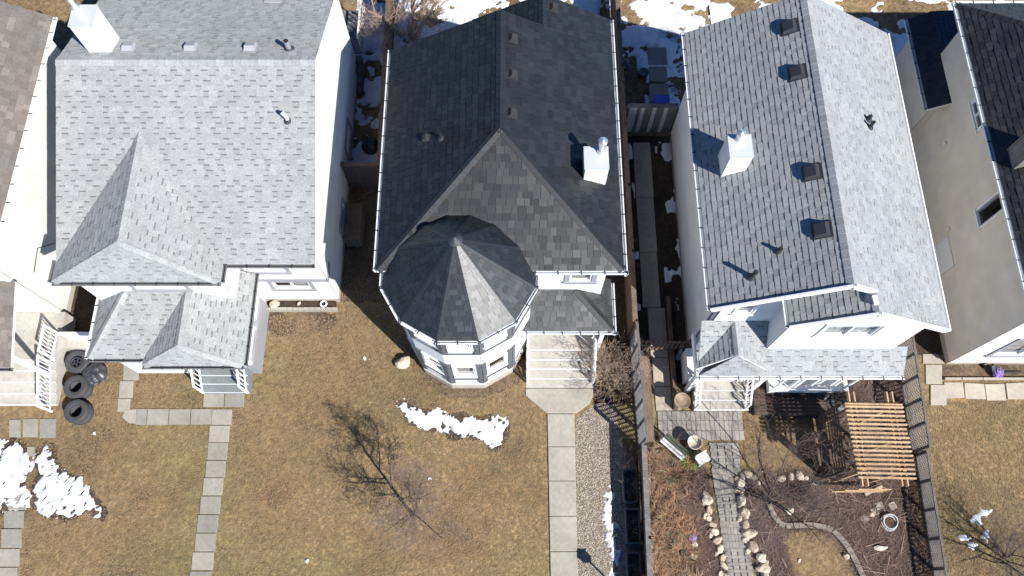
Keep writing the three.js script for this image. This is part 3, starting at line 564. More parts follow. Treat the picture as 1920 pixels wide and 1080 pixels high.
  railing(h, V(6.02, 0.72, -6.5), V(6.02, 0.06, -5.7), 0.8, { gap: 0.11 }); railing(h, V(7.66, 0.72, -6.5), V(7.66, 0.06, -5.7), 0.8, { gap: 0.11 });
  bx('porch_post', M.trimWhite, h, 5.75, 5.9, 0, 2.6, -6.45, -6.3); bx('porch_post', M.trimWhite, h, 7.85, 8.0, 0, 2.6, -6.45, -6.3);
  new B().box(5.68, 5.95, 0.1, 1.1, -7.5, -6.55).put('porch_side', M.siding, h);
  // white bay under the porch roof
  const wb = frame(8.35, -6.16, 10.75, -6.16), bay = bx('bay', M.siding, h, 8.35, 10.75, 0.5, 0.95, -6.86, -6.16);
  bx('bay_shelf', M.trimWhite, bay, 8.28, 10.82, 0.95, 1.0, -6.86, -6.1);
  for (let i = 0; i < 4; i++) { const a = 0.05 + i * 0.6; new B().fbox(wb, a, a + 0.06, 1.0, 2.3, -0.06, 0).fbox(wb, a + 0.44, a + 0.5, 1.0, 2.3, -0.06, 0).fbox(wb, a + 0.06, a + 0.44, 2.22, 2.3, -0.06, 0).put('bay_frame', M.trimWhite, bay); new B().quad(wb.at(a + 0.06, 1.0, -0.03), wb.at(a + 0.44, 1.0, -0.03), wb.at(a + 0.44, 2.22, -0.03), wb.at(a + 0.06, 2.22, -0.03)).put('pane', M.glass, bay); }
}

// ---------- the beige house at the right edge ----------
{
  const h = thing('beige_siding_house', 'tall beige sided house with near black shingle roof, cut by right edge', 'house', [18, 0, -12]);
  const e = 5.6, st = STYLE.slate(0.17, [0.032, 0.031, 0.034]), k = 2.0 / 3.5;
  const main = buildRoof(h, 'roof', [
    [V(14.2, e, -17.6), V(14.2, e, -6.8), V(17.7, 7.6, -6.8), V(17.7, 7.6, -14.1)],
    [V(21.2, e, -6.8), V(21.2, e, -17.6), V(17.7, 7.6, -14.1), V(17.7, 7.6, -6.8)],
    [V(21.2, e, -17.6), V(14.2, e, -17.6), V(17.7, 7.6, -14.1)],
  ], { style: st, m: M.shingleDark, quota: 150, deck: M.creamTrim });
  ridgeCaps(main, V(14.22, e, -17.58), V(17.7, 7.6, -14.1), 0.4, 0.4, [0.03, 0.03, 0.033], { m: M.shingleDark });
  gutter(main, V(14.19, e - 0.01, -17.6), V(14.19, e - 0.01, -6.8), -1, 0, M.gutterBlue);
  gutter(main, V(21.2, e - 0.01, -17.61), V(14.1, e - 0.01, -17.61), 0, -1, M.gutterWhite);
  const wl = frame(14.64, -17.2, 14.64, -7.25);
  const o1 = { a0: 5.95, a1: 6.5, y0: 3.56, y1: 5.0 }, o2 = { a0: 2.6, a1: 3.6, y0: 4.5, y1: 5.1 };
  sidingWall(h, wl, 0.35, 5.75, { openings: [o1, o2], m: M.beige, lap: 0.12, depth: 0.024 });
  windowUnit(h, wl, o1, { panes: 1, trim: M.trimWhite, tw: 0.05, sash: M.greyTrim }); windowUnit(h, wl, o2, { panes: 2, trim: M.trimWhite, tw: 0.05 });
  const wf = frame(14.64, -7.25, 20.8, -7.25), o3 = { a0: 0.85, a1: 2.6, y0: 1.25, y1: 2.9 };
  sidingWall(h, wf, 0.35, 5.75, { openings: [o3], m: M.cream, lap: 0.11 }); windowUnit(h, wf, o3, { panes: 2, blind: 9, tw: 0.12 });
  sidingWall(h, frame(20.8, -7.25, 20.8, -17.2), 0.35, 5.75, { m: M.beige }); sidingWall(h, frame(20.8, -17.2, 14.64, -17.2), 0.35, 5.75, { m: M.beige });
  bx('foundation', M.parging, h, 14.66, 20.78, 0, 0.36, -17.18, -7.27);
  // side door panel, vents
  const d = new B().fbox(wl, 6.05, 7.0, 0.5, 1.75, 0, 0.05).put('side_hatch', M.trimWhite, h);
  new B().fbox(wl, 5.98, 6.05, 0.45, 1.82, 0, 0.07).fbox(wl, 7.0, 7.07, 0.45, 1.82, 0, 0.07).fbox(wl, 6.05, 7.0, 1.75, 1.82, 0, 0.07).put('hatch_frame', M.creamTrim, d);
  for (const [a, y] of [[5.0, 0.85], [5.82, 1.95], [3.04, 2.8]]) new B().fbox(wl, a - 0.07, a + 0.07, y - 0.07, y + 0.07, 0, 0.1).put('wall_vent', M.creamTrim, h);
  chimney(h, 14.5, 15.1, -12.15, -11.5, 5.6, 6.9, { flue: false, m: M.fenceGrey });
  // rear addition with its own low roof
  const lr = buildRoof(h, 'addition_roof', [
    [V(14.0, 3.2, -19.0), V(14.0, 3.2, -15.25), V(14.66, 3.6, -15.25), V(14.66, 3.6, -19.0)],
    [V(14.66, 3.6, -17.2), V(19, 3.9, -17.2), V(19, 3.9, -19.0), V(14.66, 3.6, -19.0)],
  ], { style: STYLE.slate(0.17, [0.02, 0.02, 0.024]), m: M.shingleDark, quota: 25, deck: M.creamTrim });
  gutter(lr, V(13.99, 3.19, -19), V(13.99, 3.19, -15.25), -1, 0, M.gutterBlue);
  sidingWall(h, frame(14.35, -18.7, 14.35, -15.55), 0.1, 3.3, { m: M.beige, lap: 0.11 }); sidingWall(h, frame(14.35, -15.55, 14.64, -15.55), 0.1, 3.3, { m: M.beige, lap: 0.11 }); sidingWall(h, frame(19, -18.7, 14.35, -18.7), 0.1, 3.4, { m: M.beige });
}

// ---------- the brown roofed house at the left edge ----------
{
  const h = thing('brown_roof_house', 'cream house with mottled brown shingle roof, cut by left edge', 'house', [-18, 0, -13]);
  const e = 5.1, st = STYLE.slate(0.19, [0.21, 0.185, 0.165]);
  st.row = (u0, u1) => { const out = []; let u = u0 - rr(0, 0.3); while (u < u1) { const w = rr(0.16, 0.3), q = rnd() < 0.16 ? rr(1.15, 1.35) : rr(0.8, 1.05); out.push({ u0: u, u1: u + w, t: rr(0.006, 0.012), col: [0.21 * q, 0.185 * q, 0.165 * q], drop: 0 }); u += w; } return out; };
  const main = buildRoof(h, 'roof', [
    [V(-14.9, e, -8.3), V(-14.9, e, -17.5), V(-18.4, 7.1, -17.5), V(-18.4, 7.1, -8.3)],
    [V(-21.9, e, -17.5), V(-21.9, e, -8.3), V(-18.4, 7.1, -8.3), V(-18.4, 7.1, -17.5)],
  ], { style: st, quota: 160, deck: M.creamTrim });
  gutter(main, V(-14.89, e - 0.01, -8.3), V(-14.89, e - 0.01, -17.5), 1, 0, M.gutterWhite);
  const wr = frame(-15.3, -8.9, -15.3, -17.2);
  sidingWall(h, wr, 0.3, 5.3, { m: M.cream, depth: 0.006 }); sidingWall(h, frame(-21.5, -8.9, -15.3, -8.9), 0.3, 5.3, { m: M.cream, depth: 0.006 });
  sidingWall(h, frame(-15.3, -17.2, -21.5, -17.2), 0.3, 5.3, { m: M.cream, depth: 0.006 }); sidingWall(h, frame(-21.5, -17.2, -21.5, -8.9), 0.3, 5.3, { m: M.cream, depth: 0.006 });
  new B().box(-15.34, -15.24, 0.3, 5.0, -8.96, -8.86).put('corner_board', M.creamTrim, h);
  bx('foundation', M.parging, h, -21.48, -15.32, 0, 0.31, -17.18, -8.92);
  new B().beam(V(-15.27, 1.4, -11.2), V(-15.27, 2.6, -10.4), 0.02, 0.02).beam(V(-15.27, 2.6, -10.4), V(-15.27, 2.5, -9.6), 0.02, 0.02).put('cable', M.darkMetal, h);
  chimney(h, -17.4, -16.75, -12.6, -11.9, 5.8, 7.4, { flue: false });
  // porch roof with dish
  const pr = buildRoof(h, 'porch_roof', [
    [V(-18.6, 3.0, -6.33), V(-14.98, 3.0, -6.33), V(-15.1, 3.55, -8.88), V(-18.6, 3.55, -8.88)],
  ], { style: st, quota: 30, deck: M.creamTrim });
  gutter(pr, V(-18.6, 2.99, -6.32), V(-14.95, 2.99, -6.32), 0, 1, M.gutterDark);
  // deck and steps
  steps(h, -17.6, -15.05, -8.88, -7.2, 0.75, 5, 0.34, M.stepPaint);
  bx('porch_floor', M.stepPaint, h, -15.05, -14.1, 0, 0.52, -8.2, -7.66);
  railing(h, V(-15.1, 0.75, -8.1), V(-15.1, 0.75, -7.25), 0.9, { gap: 0.12 }); railing(h, V(-15.15, 0.7, -7.1), V(-15.15, 0.12, -5.62), 0.85, { gap: 0.12 });
  railing(h, V(-17.2, 0.7, -7.1), V(-17.2, 0.12, -5.62), 0.85, { gap: 0.12 });
  bx('porch_post', M.trimWhite, h, -15.2, -15.08, 0.75, 2.9, -6.75, -6.63);
  const dish = thing('satellite_dish', 'white satellite dish on the brown porch roof at left edge', 'dish', [-15.75, 3.35, -7.6]);
  put('reflector', prim(new THREE.SphereGeometry(0.42, 24, 8, 0, Math.PI * 2, 0, 0.75), -15.75, 3.6, -7.62, 0.9, 0.4), M.galvanised, dish);
  new B().beam(V(-15.75, 3.2, -7.8), V(-15.75, 3.7, -7.75), 0.05, 0.05).beam(V(-15.75, 3.55, -7.7), V(-15.6, 3.75, -7.1), 0.025, 0.025).put('mast', M.darkMetal, dish);
  new B().box(-15.66, -15.56, 3.68, 3.8, -7.16, -7.02).put('receiver', M.trimWhite, dish);
}
const PATH_PALE_HOUSE = [
  [[-13.14, -7.37], [-12.62, -7.37], [-12.54, -6.71], [-13.05, -6.71]],
  [[-13.15, -6.68], [-12.7, -6.68], [-12.63, -6.11], [-13.08, -6.11]],
  [[-13.11, -6.08], [-12.69, -6.08], [-12.64, -5.64], [-13.05, -5.64]],
  [[-10.27, -6.24], [-9.6, -6.24], [-9.57, -5.8], [-10.24, -5.8]],
  [[-9.56, -6.24], [-8.92, -6.24], [-8.89, -5.8], [-9.53, -5.8]],
  [[-12.41, -5.73], [-12.08, -5.73], [-12.02, -5.21], [-12.35, -5.21]],
  [[-12.06, -5.73], [-11.37, -5.73], [-11.32, -5.21], [-12.01, -5.21]],
  [[-11.34, -5.73], [-10.65, -5.73], [-10.6, -5.22], [-11.29, -5.22]],
  [[-10.62, -5.73], [-9.94, -5.73], [-9.89, -5.22], [-10.57, -5.22]],
  [[-12.8, -5.7], [-12.43, -5.73], [-12.35, -5.25], [-12.59, -5.26], [-12.86, -5.46]],
  [[-9.92, -5.72], [-9.26, -5.72], [-9.23, -5.21], [-9.89, -5.21]],
  [[-9.93, -5.18], [-9.27, -5.18], [-9.24, -4.64], [-9.9, -4.64]],
  [[-9.91, -4.62], [-9.26, -4.62], [-9.23, -4.07], [-9.87, -4.07]],
  [[-9.88, -4.04], [-9.25, -4.04], [-9.22, -3.51], [-9.85, -3.51]],
  [[-9.89, -3.49], [-9.26, -3.49], [-9.23, -2.95], [-9.86, -2.95]],
  [[-9.9, -2.92], [-9.27, -2.92], [-9.23, -2.37], [-9.87, -2.37]],
  [[-9.91, -2.35], [-9.27, -2.35], [-9.24, -1.82], [-9.88, -1.82]],
  [[-9.9, -1.79], [-9.27, -1.79], [-9.23, -1.25], [-9.87, -1.25]],
  [[-9.92, -1.23], [-9.26, -1.23], [-9.22, -0.71], [-9.89, -0.71]],
  [[-9.92, -0.67], [-9.26, -0.67], [-9.22, -0.15], [-9.89, -0.15]]];
const PATH_BROWN_HOUSE = [
  [[-16.56, -5.38], [-16.19, -5.38], [-16.06, -4.8], [-16.43, -4.8]],
  [[-16.12, -5.4], [-15.63, -5.4], [-15.5, -4.8], [-15.99, -4.8]],
  [[-15.56, -5.4], [-15.03, -5.4], [-14.91, -4.78], [-15.43, -4.78]],
  [[-15.77, -4.49], [-15.54, -4.49], [-15.47, -4.18], [-15.7, -4.18]],
  [[-16.07, -2.47], [-15.44, -2.47], [-15.33, -1.95], [-15.95, -1.95]],
  [[-16.02, -1.92], [-15.39, -1.92], [-15.26, -1.36], [-15.89, -1.36]],
  [[-15.99, -1.33], [-15.32, -1.33], [-15.21, -0.81], [-15.87, -0.81]],
  [[-15.94, -0.78], [-15.27, -0.78], [-15.15, -0.26], [-15.82, -0.26]],
  [[-16.06, -3.01], [-15.48, -3.01], [-15.37, -2.5], [-15.94, -2.5]]];
const PATH_BEIGE_HOUSE = [
  [[13.94, -7.62], [14.44, -7.62], [14.63, -7.29], [13.89, -7.29]],
  [[13.97, -7.25], [14.53, -7.25], [14.4, -6.58], [13.85, -6.58]],
  [[14, -6.55], [14.54, -6.55], [14.4, -5.86], [13.87, -5.86]],
  [[14.47, -6.64], [15.11, -6.64], [15.06, -6.11], [14.41, -6.09]],
  [[15.14, -6.62], [15.8, -6.58], [15.76, -6.06], [15.07, -6.08]],
  [[15.81, -6.57], [16.48, -6.58], [16.42, -6.02], [15.77, -6.02]],
  [[16.52, -6.6], [17.26, -6.64], [17.18, -6.06], [16.47, -6.06]]];
const SNOW_FRONT = [[-3.87, -6.08], [-3.45, -5.91], [-2.83, -5.72], [-1.94, -5.59], [-1.06, -5.41], [-0.18, -5.47], [-0.12, -5.24], [-0.38, -4.42], [-0.69, -4.45], [-0.96, -4.76], [-1.92, -4.83], [-2.8, -5.04], [-3.33, -5.24], [-3.61, -5.59]];
const SNOW_LEFT = [[-17.07, -4.71], [-16.37, -4.71], [-15.96, -4.59], [-15.72, -4.28], [-15.54, -3.9], [-15.67, -3.26], [-15.31, -3.01], [-15.3, -2.6], [-15.71, -2.52], [-16.55, -2.52]];
const SNOW_MID = [[-15.43, -4.19], [-15.19, -4.49], [-14.91, -4.37], [-14.61, -3.77], [-13.87, -3.51], [-13.57, -3.26], [-12.92, -2.52], [-12.96, -2.28], [-13.51, -2.52], [-13.97, -2.28], [-15.02, -2.47], [-15.29, -2.93], [-15.23, -3.43]];
const SNOW_STRIP = [[3.08, -3.51], [3.24, -3.18], [3.24, -2.44], [3.43, -1.79], [3.23, -0.23], [3.07, -0.23], [2.92, -1.63], [2.85, -2.44]];
const SNOW_R1 = [[14.39, -2.28], [14.86, -2.52], [15.12, -2.47], [14.97, -2.24], [14.72, -2.03], [14.41, -2.11]];
const SNOW_R2 = [[14.02, -1.71], [14.28, -1.76], [14.59, -1.63], [14.9, -1.92], [14.97, -1.76], [14.82, -1.55], [14.56, -1.51], [14.37, -1.28], [14.17, -1.47]];
const BED_WEST = [[4.26, -4.59], [4.88, -4.69], [6.35, -3.6], [6.25, -2.93], [6.42, -1.63], [6.63, -0.23], [4.18, -0.23]];
const BED_EAST = [[7.28, -3.57], [7.89, -3.63], [10.28, -3.57], [11.28, -3.35], [12.82, -3.35], [12.82, -0.23], [7.84, -0.23], [7.45, -1.47], [7.29, -2.77]];
const BED_PERGOLA = [[11.31, -6.95], [13.26, -6.77], [12.99, -3.35], [10.92, -3.26], [10.38, -3.6], [10.72, -6.58]];
const LAWN_INSET = [[8.36, -1.79], [8.71, -1.92], [9.54, -1.92], [10.03, -1.79], [10.35, -1.47], [10.55, -0.84], [10.75, -0.23], [8.66, -0.23]];
const LAWN_SMALL = [[7.67, -5.59], [10.39, -5.54], [10.26, -3.6], [9.25, -3.51], [8.23, -3.6], [7.63, -3.55], [7.53, -4.28]];
const GRAVEL = [[2.09, -5.15], [2.09, -5.4], [2.65, -5.86], [2.94, -6.31], [3.37, -6.13], [3.57, -4.62], [4.04, -3.77], [4, -0.23], [2.01, -0.23], [2, -3.43]];
const APRON = [[0.45, -6.42], [2.71, -6.42], [2.7, -6.18], [2.57, -5.91], [2.12, -5.59], [2.04, -5.33], [2.04, -5.57], [1.13, -5.57], [1.09, -5.68], [0.62, -6.04], [0.46, -6.18]];
const STONES_EAST = [[7.31, -3.33, 0.16], [7.22, -3.15, 0.11], [7.33, -3.11, 0.1], [7.28, -2.8, 0.17], [7.2, -2.59, 0.1], [7.34, -2.39, 0.19], [7.16, -2.23, 0.1], [7.31, -2.07, 0.16], [7.39, -1.78, 0.2], [7.29, -1.59, 0.11], [7.47, -1.39, 0.2], [7.32, -1.26, 0.1], [7.7, -1.07, 0.2], [7.83, -0.92, 0.1], [7.72, -0.75, 0.19], [7.76, -0.5, 0.18]];
const STONES_WEST = [[6.17, -2.83, 0.17], [6.06, -2.7, 0.1], [6.23, -2.51, 0.14], [6.11, -2.33, 0.11], [6.19, -2.23, 0.12], [6.29, -2.05, 0.12], [6.32, -1.83, 0.16], [6.21, -1.72, 0.08], [6.4, -1.59, 0.15], [6.44, -1.31, 0.13], [6.34, -1.18, 0.08], [6.51, -1.06, 0.13], [6.52, -0.84, 0.13], [6.4, -0.61, 0.12], [6.56, -0.5, 0.14]];
const STONES_LOOSE = [[8.63, -3.47, 0.15], [8.95, -3.53, 0.13], [9.22, -3.55, 0.15], [9.43, -3.48, 0.1], [9.7, -3.33, 0.1], [8.76, -2.48, 0.14], [9.14, -2.51, 0.07], [9.62, -2.51, 0.08], [11.36, -2.35, 0.1], [8.89, -0.98, 0.06], [10.35, -1.11, 0.13], [5.61, -1.12, 0.13], [5.67, -1.47, 0.12], [5.22, -1.44, 0.12]];
const EDGE_CURVE = [[8.12, -2.67], [8.19, -2.43], [8.32, -2.18], [8.45, -2.04], [8.68, -2.01], [8.96, -2.02], [9.22, -2.04], [9.48, -2.02], [9.76, -1.98], [9.94, -1.93], [10.09, -1.82], [10.24, -1.64], [10.38, -1.45], [10.48, -1.25], [10.57, -1.04], [10.65, -0.84], [10.73, -0.61], [10.79, -0.38]];
const DEBRIS = [[8.02, -6.18], [-6.32, -0.97], [-4.99, -7.47], [-2.64, -3.46], [-13.66, -4.92], [-12.98, -22.62]];

// ---------- ground and paths ----------
{ const g = new THREE.PlaneGeometry(220, 220).rotateX(-Math.PI / 2).translate(0, 0, -10), p = g.attributes.position, uv = g.attributes.uv; for (let i = 0; i < p.count; i++) uv.setXY(i, p.getX(i), p.getZ(i)); structure('ground', g, M.ground); }
function sheetGeo(poly, y) {
  const g = new THREE.ShapeGeometry(new THREE.Shape(poly.map(([x, z]) => new THREE.Vector2(x, -z)))); g.rotateX(-Math.PI / 2); g.translate(0, y, 0);
  const p = g.attributes.position, uv = g.attributes.uv; for (let i = 0; i < p.count; i++) uv.setXY(i, p.getX(i), p.getZ(i)); return g;
}
const sheet = (name, poly, y, m) => structure(name, sheetGeo(poly, y), m);
const rc = (x0, x1, z0, z1) => [[x0, z0], [x1, z0], [x1, z1], [x0, z1]];
// a sheet whose outline wanders, so that beds and bare soil do not end in straight lines
function ragged(poly, amp, step = 0.18) { const out = []; for (let i = 0; i < poly.length; i++) { const a = poly[i], b = poly[(i + 1) % poly.length], L = Math.hypot(b[0] - a[0], b[1] - a[1]), n = Math.max(1, Math.round(L / step)); for (let k = 0; k < n; k++) { const t = k / n, x = lerp(a[0], b[0], t), z = lerp(a[1], b[1], t); out.push([x + amp * (fbm(x * 3, z * 3, 999, 7, 3) - 0.5) * 2, z + amp * (fbm(x * 3, z * 3, 999, 17, 3) - 0.5) * 2]); } } return out; }
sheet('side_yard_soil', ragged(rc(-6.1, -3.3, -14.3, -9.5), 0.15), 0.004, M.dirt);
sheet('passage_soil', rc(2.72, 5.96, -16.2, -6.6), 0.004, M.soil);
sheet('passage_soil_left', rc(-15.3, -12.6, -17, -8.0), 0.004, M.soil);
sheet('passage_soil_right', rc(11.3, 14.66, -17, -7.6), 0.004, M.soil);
sheet('house_front_soil', ragged(rc(-8.5, -6.1, -9.1, -8.3), 0.25), 0.004, M.dirt);
sheet('turret_border', ragged([[-3.4, -7.7], [-3.0, -6.6], [-2.1, -6.05], [-0.9, -6.05], [0.2, -6.6], [0.45, -7.2], [0.45, -8.6], [-3.4, -8.6]], 0.18), 0.004, M.dirt);
sheet('gravel_strip', GRAVEL, 0.006, M.gravel);
sheet('shrub_bed', ragged(rc(2.75, 4.0, -8.2, -5.9), 0.12), 0.008, M.mulch);
sheet('garden_bed', BED_WEST, 0.008, M.mulch);
sheet('garden_bed_001', ragged(BED_EAST, 0.06), 0.008, M.mulch);
sheet('pergola_bed', BED_PERGOLA, 0.012, M.mulch);
sheet('inner_lawn', ragged(LAWN_INSET, 0.08), 0.016, M.ground);
sheet('inner_lawn_001', LAWN_SMALL, 0.016, M.ground);
sheet('beige_house_bed', rc(14.5, 20, -7.25, -6.72), 0.006, M.dirt);
const flatPoly = (poly, y) => poly.map(([x, z]) => [x, y, z]);
const upward = (q) => nrm(q).y > 0 ? q : [...q].reverse();
function pieces(name, child, polys, top, mats, jitter = 0.008) {
  const g = new THREE.Group(); g.name = numbered(name); g.userData.kind = 'structure'; scene.add(g);
  for (const p of polys) { const t = top + rr(-jitter, jitter), q = upward(flatPoly(p, t).map((v) => [v[0], v[1] + rr(-0.003, 0.003), v[2]])), b = new B(), c = q.reduce((s, v) => [s[0] + v[0] / q.length, 0, s[2] + v[2] / q.length], [0, 0, 0]), inn = q.map((v) => [lerp(v[0], c[0], 0.03), v[1], lerp(v[2], c[2], 0.03)]), low = q.map((v) => [v[0], v[1] - 0.012, v[2]]); b.poly(inn); for (let i = 0; i < q.length; i++) { const j = (i + 1) % q.length; b.quad(inn[j], inn[i], low[i], low[j]).quad(low[j], low[i], [low[i][0], -0.05, low[i][2]], [low[j][0], -0.05, low[j][2]]); } b.put(child, mats[Math.floor(rnd() * mats.length)], g); }
  return g;
}
const PV = [M.paver, M.paver2, M.paver3, M.paver];
pieces('paver_path', 'paver', PATH_PALE_HOUSE, 0.035, PV);
pieces('paver_path', 'paver', PATH_BROWN_HOUSE, 0.035, PV);
pieces('paver_path', 'paver', PATH_BEIGE_HOUSE, 0.04, [M.slabPale]);
{ const zs = [-5.57, -4.49, -3.4, -2.31, -1.25, -0.15, 0.9], polys = [APRON.slice(0, 5).concat([[2.06, -5.585], [1.15, -5.585]], APRON.slice(9))]; for (let i = 0; i < 6; i++) polys.push([[1.165 + i * 0.004, zs[i] + 0.008], [2.055 - i * 0.008, zs[i] + 0.008], [2.047 - i * 0.008, zs[i + 1] - 0.008], [1.169 + i * 0.004, zs[i + 1] - 0.008]]); pieces('front_walk', 'slab', polys, 0.05, [M.concrete], 0.002); }
// brick walk and patio of the blue grey house
{ const polys = []; for (let r = 0; r < 28; r++) { const z = -4.62 + r * 0.205, t = clamp((z + 4.6) / 4.1, 0, 1), x0 = r < 5 ? 6.42 : 6.38 + t * 0.25, w = r < 5 ? 0.95 : 0.82, herring = Math.floor(r / 4) % 2; if (herring) for (let c = 0; c < 8; c++) polys.push(rc(x0 + c * w / 8 + 0.002, x0 + (c + 1) * w / 8 - 0.002, z + 0.002, z + 0.203)); else for (let c = 0; c < 4; c++) for (let k = 0; k < 2; k++) polys.push(rc(x0 + (c + (k % 2) * 0.25 - 0.12 * (k % 2)) * w / 4 + 0.002, x0 + (c + 1) * w / 4 - 0.002, z + k * 0.102 + 0.002, z + k * 0.102 + 0.1)); } pieces('brick_walk', 'brick', polys, 0.045, [M.brickGrey, M.brickGrey2, M.brickGrey3, M.brickGrey2], 0.004); }
{ const polys = []; for (let r = 0; r < 3; r++) for (let c = 0; c < 18; c++) { const x = 4.8 + c * 0.155 + 0, z = -5.66 + r * 0.32; polys.push(rc(x + 0.004, x + 0.151, z + (c % 2) * 0.0 + 0.004, z + 0.316)); } pieces('patio', 'brick', polys, 0.04, [M.brickGrey, M.brickGrey2, M.brickGrey3], 0.004); }
pieces('passage_walk', 'slab', [rc(4.55, 5.2, -15.9, -13.6), rc(4.55, 5.18, -13.58, -11.4), rc(4.55, 5.16, -11.38, -9.3), rc(4.7, 5.3, -9.28, -7.5), rc(4.74, 5.3, -7.48, -6.5), rc(4.76, 5.3, -6.48, -5.68)], 0.04, [M.slabPale], 0.003);

// ---------- turf blades ----------
const inPoly = (p, x, z) => { let c = false; for (let i = 0, j = p.length - 1; i < p.length; j = i++) if ((p[i][1] > z) !== (p[j][1] > z) && x < (p[j][0] - p[i][0]) * (z - p[i][1]) / (p[j][1] - p[i][1]) + p[i][0]) c = !c; return c; };
{
  const solid = [...PATH_PALE_HOUSE, ...PATH_BROWN_HOUSE, ...PATH_BEIGE_HOUSE, APRON, GRAVEL, SNOW_FRONT, SNOW_LEFT, SNOW_MID, rc(1.13, 2.1, -5.7, 1), rc(-10.8, -8.4, -9.5, -6.2), rc(-12.7, -10.6, -9.5, -6.9), rc(-18, -14.3, -9, -5.5), rc(0.4, 4, -9, -6.4), rc(-8.6, -6.0, -9.5, -9.1), rc(12.6, 13.3, -8, 1)];
  const b = new B(); for (let i = 0; i < 5; i++) { const a = i * 1.257 + rr(-0.4, 0.4), l = rr(0.03, 0.055), dx = Math.cos(a), dz = Math.sin(a), w = 0.007; b.tri([dz * w, 0, -dx * w], [-dz * w, 0, dx * w], [dx * l * 0.75, l * rr(0.55, 1), dz * l * 0.75]); }
  const spots = [], zones = [[-17.5, 1.2, -9.0, 0.6, 58000], [13.2, 18, -6.0, 0.6, 15000], [7.5, 10.4, -5.5, -3.55, 4500], [8.5, 10.8, -2, 0.3, 3500], [-6, -3.4, -10.5, -8, 1500]];
  const lawn = (x, z) => { if (Math.hypot(x + 1.45, z + 8.42) < 2.1) return false; return !solid.some((p) => inPoly(p, x, z)); };
  zones.forEach(([x0, x1, z0, z1, n], k) => { for (let i = 0; i < n; i++) { const x = rr(x0, x1), z = rr(z0, z1); if (k === 2 ? inPoly(LAWN_SMALL, x, z) : k === 3 ? inPoly(LAWN_INSET, x, z) : lawn(x, z)) spots.push([x, z]); } });
  const im = new THREE.InstancedMesh(b.geo(), new THREE.MeshStandardMaterial({ color: 0xffffff, roughness: 1 }), spots.length), mt = new THREE.Matrix4(), c = new THREE.Color(), q = new THREE.Quaternion(), up = new THREE.Vector3(0, 1, 0);
  spots.forEach(([x, z], i) => { const s = rr(0.6, 1.35), o = clamp((fbm(x * 0.5, z * 0.5, 999, 5, 3) - 0.45) * 4, 0, 1), k = rr(0.85, 1.25); q.setFromAxisAngle(up, rnd() * 6.28); mt.compose(new THREE.Vector3(x, 0.002, z), q, new THREE.Vector3(s, s * rr(0.5, 1), s)); im.setMatrixAt(i, mt); c.setRGB(lerp(0.255, 0.215, o) * k, lerp(0.185, 0.172, o) * k, lerp(0.1, 0.088, o) * k); im.setColorAt(i, c); });
  im.name = 'grass'; im.userData = { kind: 'stuff', label: 'dormant straw coloured grass of the front lawns', category: 'grass' }; im.castShadow = im.receiveShadow = true; scene.add(im);
}

// ---------- snow ----------
const segD = (a, b, x, z) => { const dx = b[0] - a[0], dz = b[1] - a[1], t = clamp(((x - a[0]) * dx + (z - a[1]) * dz) / (dx * dx + dz * dz), 0, 1); return Math.hypot(x - a[0] - dx * t, z - a[1] - dz * t); };
const signedD = (p, x, z) => { let d = 9; for (let i = 0; i < p.length; i++) d = Math.min(d, segD(p[i], p[(i + 1) % p.length], x, z)); return inPoly(p, x, z) ? d : -d; };
function snowGeo(x0, x1, z0, z1, cell, fn) {
  const nx = Math.ceil((x1 - x0) / cell), nz = Math.ceil((z1 - z0) / cell), pos = [], uv = [], idx = [];
  for (let j = 0; j <= nz; j++) for (let i = 0; i <= nx; i++) { const x = x0 + i * cell, z = z0 + j * cell; pos.push(x, fn(x, z), z); uv.push(x, z); }
  for (let j = 0; j < nz; j++) for (let i = 0; i < nx; i++) { const a = j * (nx + 1) + i, b = a + 1, c = a + nx + 1, d = c + 1, y = (k) => pos[k * 3 + 1]; if (Math.max(y(a), y(b), y(c), y(d)) < 0) continue; idx.push(a, c, b, b, c, d); }
  const g = new THREE.BufferGeometry(); g.setAttribute('position', new THREE.Float32BufferAttribute(pos, 3)); g.setAttribute('uv', new THREE.Float32BufferAttribute(uv, 2)); g.setIndex(idx); g.computeVertexNormals(); return g;
}
const snowY = (t, thick) => t > 0 ? thick * (1 - Math.exp(-t * 9)) : Math.max(-0.04, t);
function snowPatch(label, poly, thick, seed, { amp = 0.28, holes = 0.6, cell = 0.045 } = {}) {
  const xs = poly.map((p) => p[0]), zs = poly.map((p) => p[1]);
  const g = snowGeo(Math.min(...xs) - 0.35, Math.max(...xs) + 0.35, Math.min(...zs) - 0.35, Math.max(...zs) + 0.35, cell, (x, z) => { const d = signedD(poly, x, z), n = fbm(x * 3.1 + 50, z * 3.1 + 50, 999, seed, 5) - 0.5, h = fbm(x * 7 + 9, z * 7 + 40, 999, seed + 9, 3); const f = fbm(x * 14, z * 14, 999, seed + 5, 2) - 0.5; return snowY(d + n * amp * 2 + f * 0.16 - Math.max(0, h - 0.58) * holes * 4, thick) + (fbm(x * 5, z * 5, 999, seed + 3, 4) - 0.5) * thick * 0.3; });
  sheet(numbered('wet_soil'), ragged(poly.map(([x, z], i) => [lerp(xs.reduce((a, b) => a + b) / xs.length, x, 1.06), lerp(zs.reduce((a, b) => a + b) / zs.length, z, 1.1)]), 0.2, 0.1), 0.003, M.wet);
  return single('snow_patch', g, M.snow, label, 'snow', [xs.reduce((a, b) => a + b) / xs.length, 0, zs.reduce((a, b) => a + b) / zs.length]);
}
snowPatch('long thin snow patch on the lawn in front of the turret', SNOW_FRONT, 0.05, 301, { amp: 0.2, holes: 0.5 });
snowPatch('large snow patch at the left edge over the paver path', SNOW_LEFT, 0.07, 302, { amp: 0.22 });
snowPatch('thick rounded snow heap on the left lawn', SNOW_MID, 0.1, 303, { amp: 0.24 });
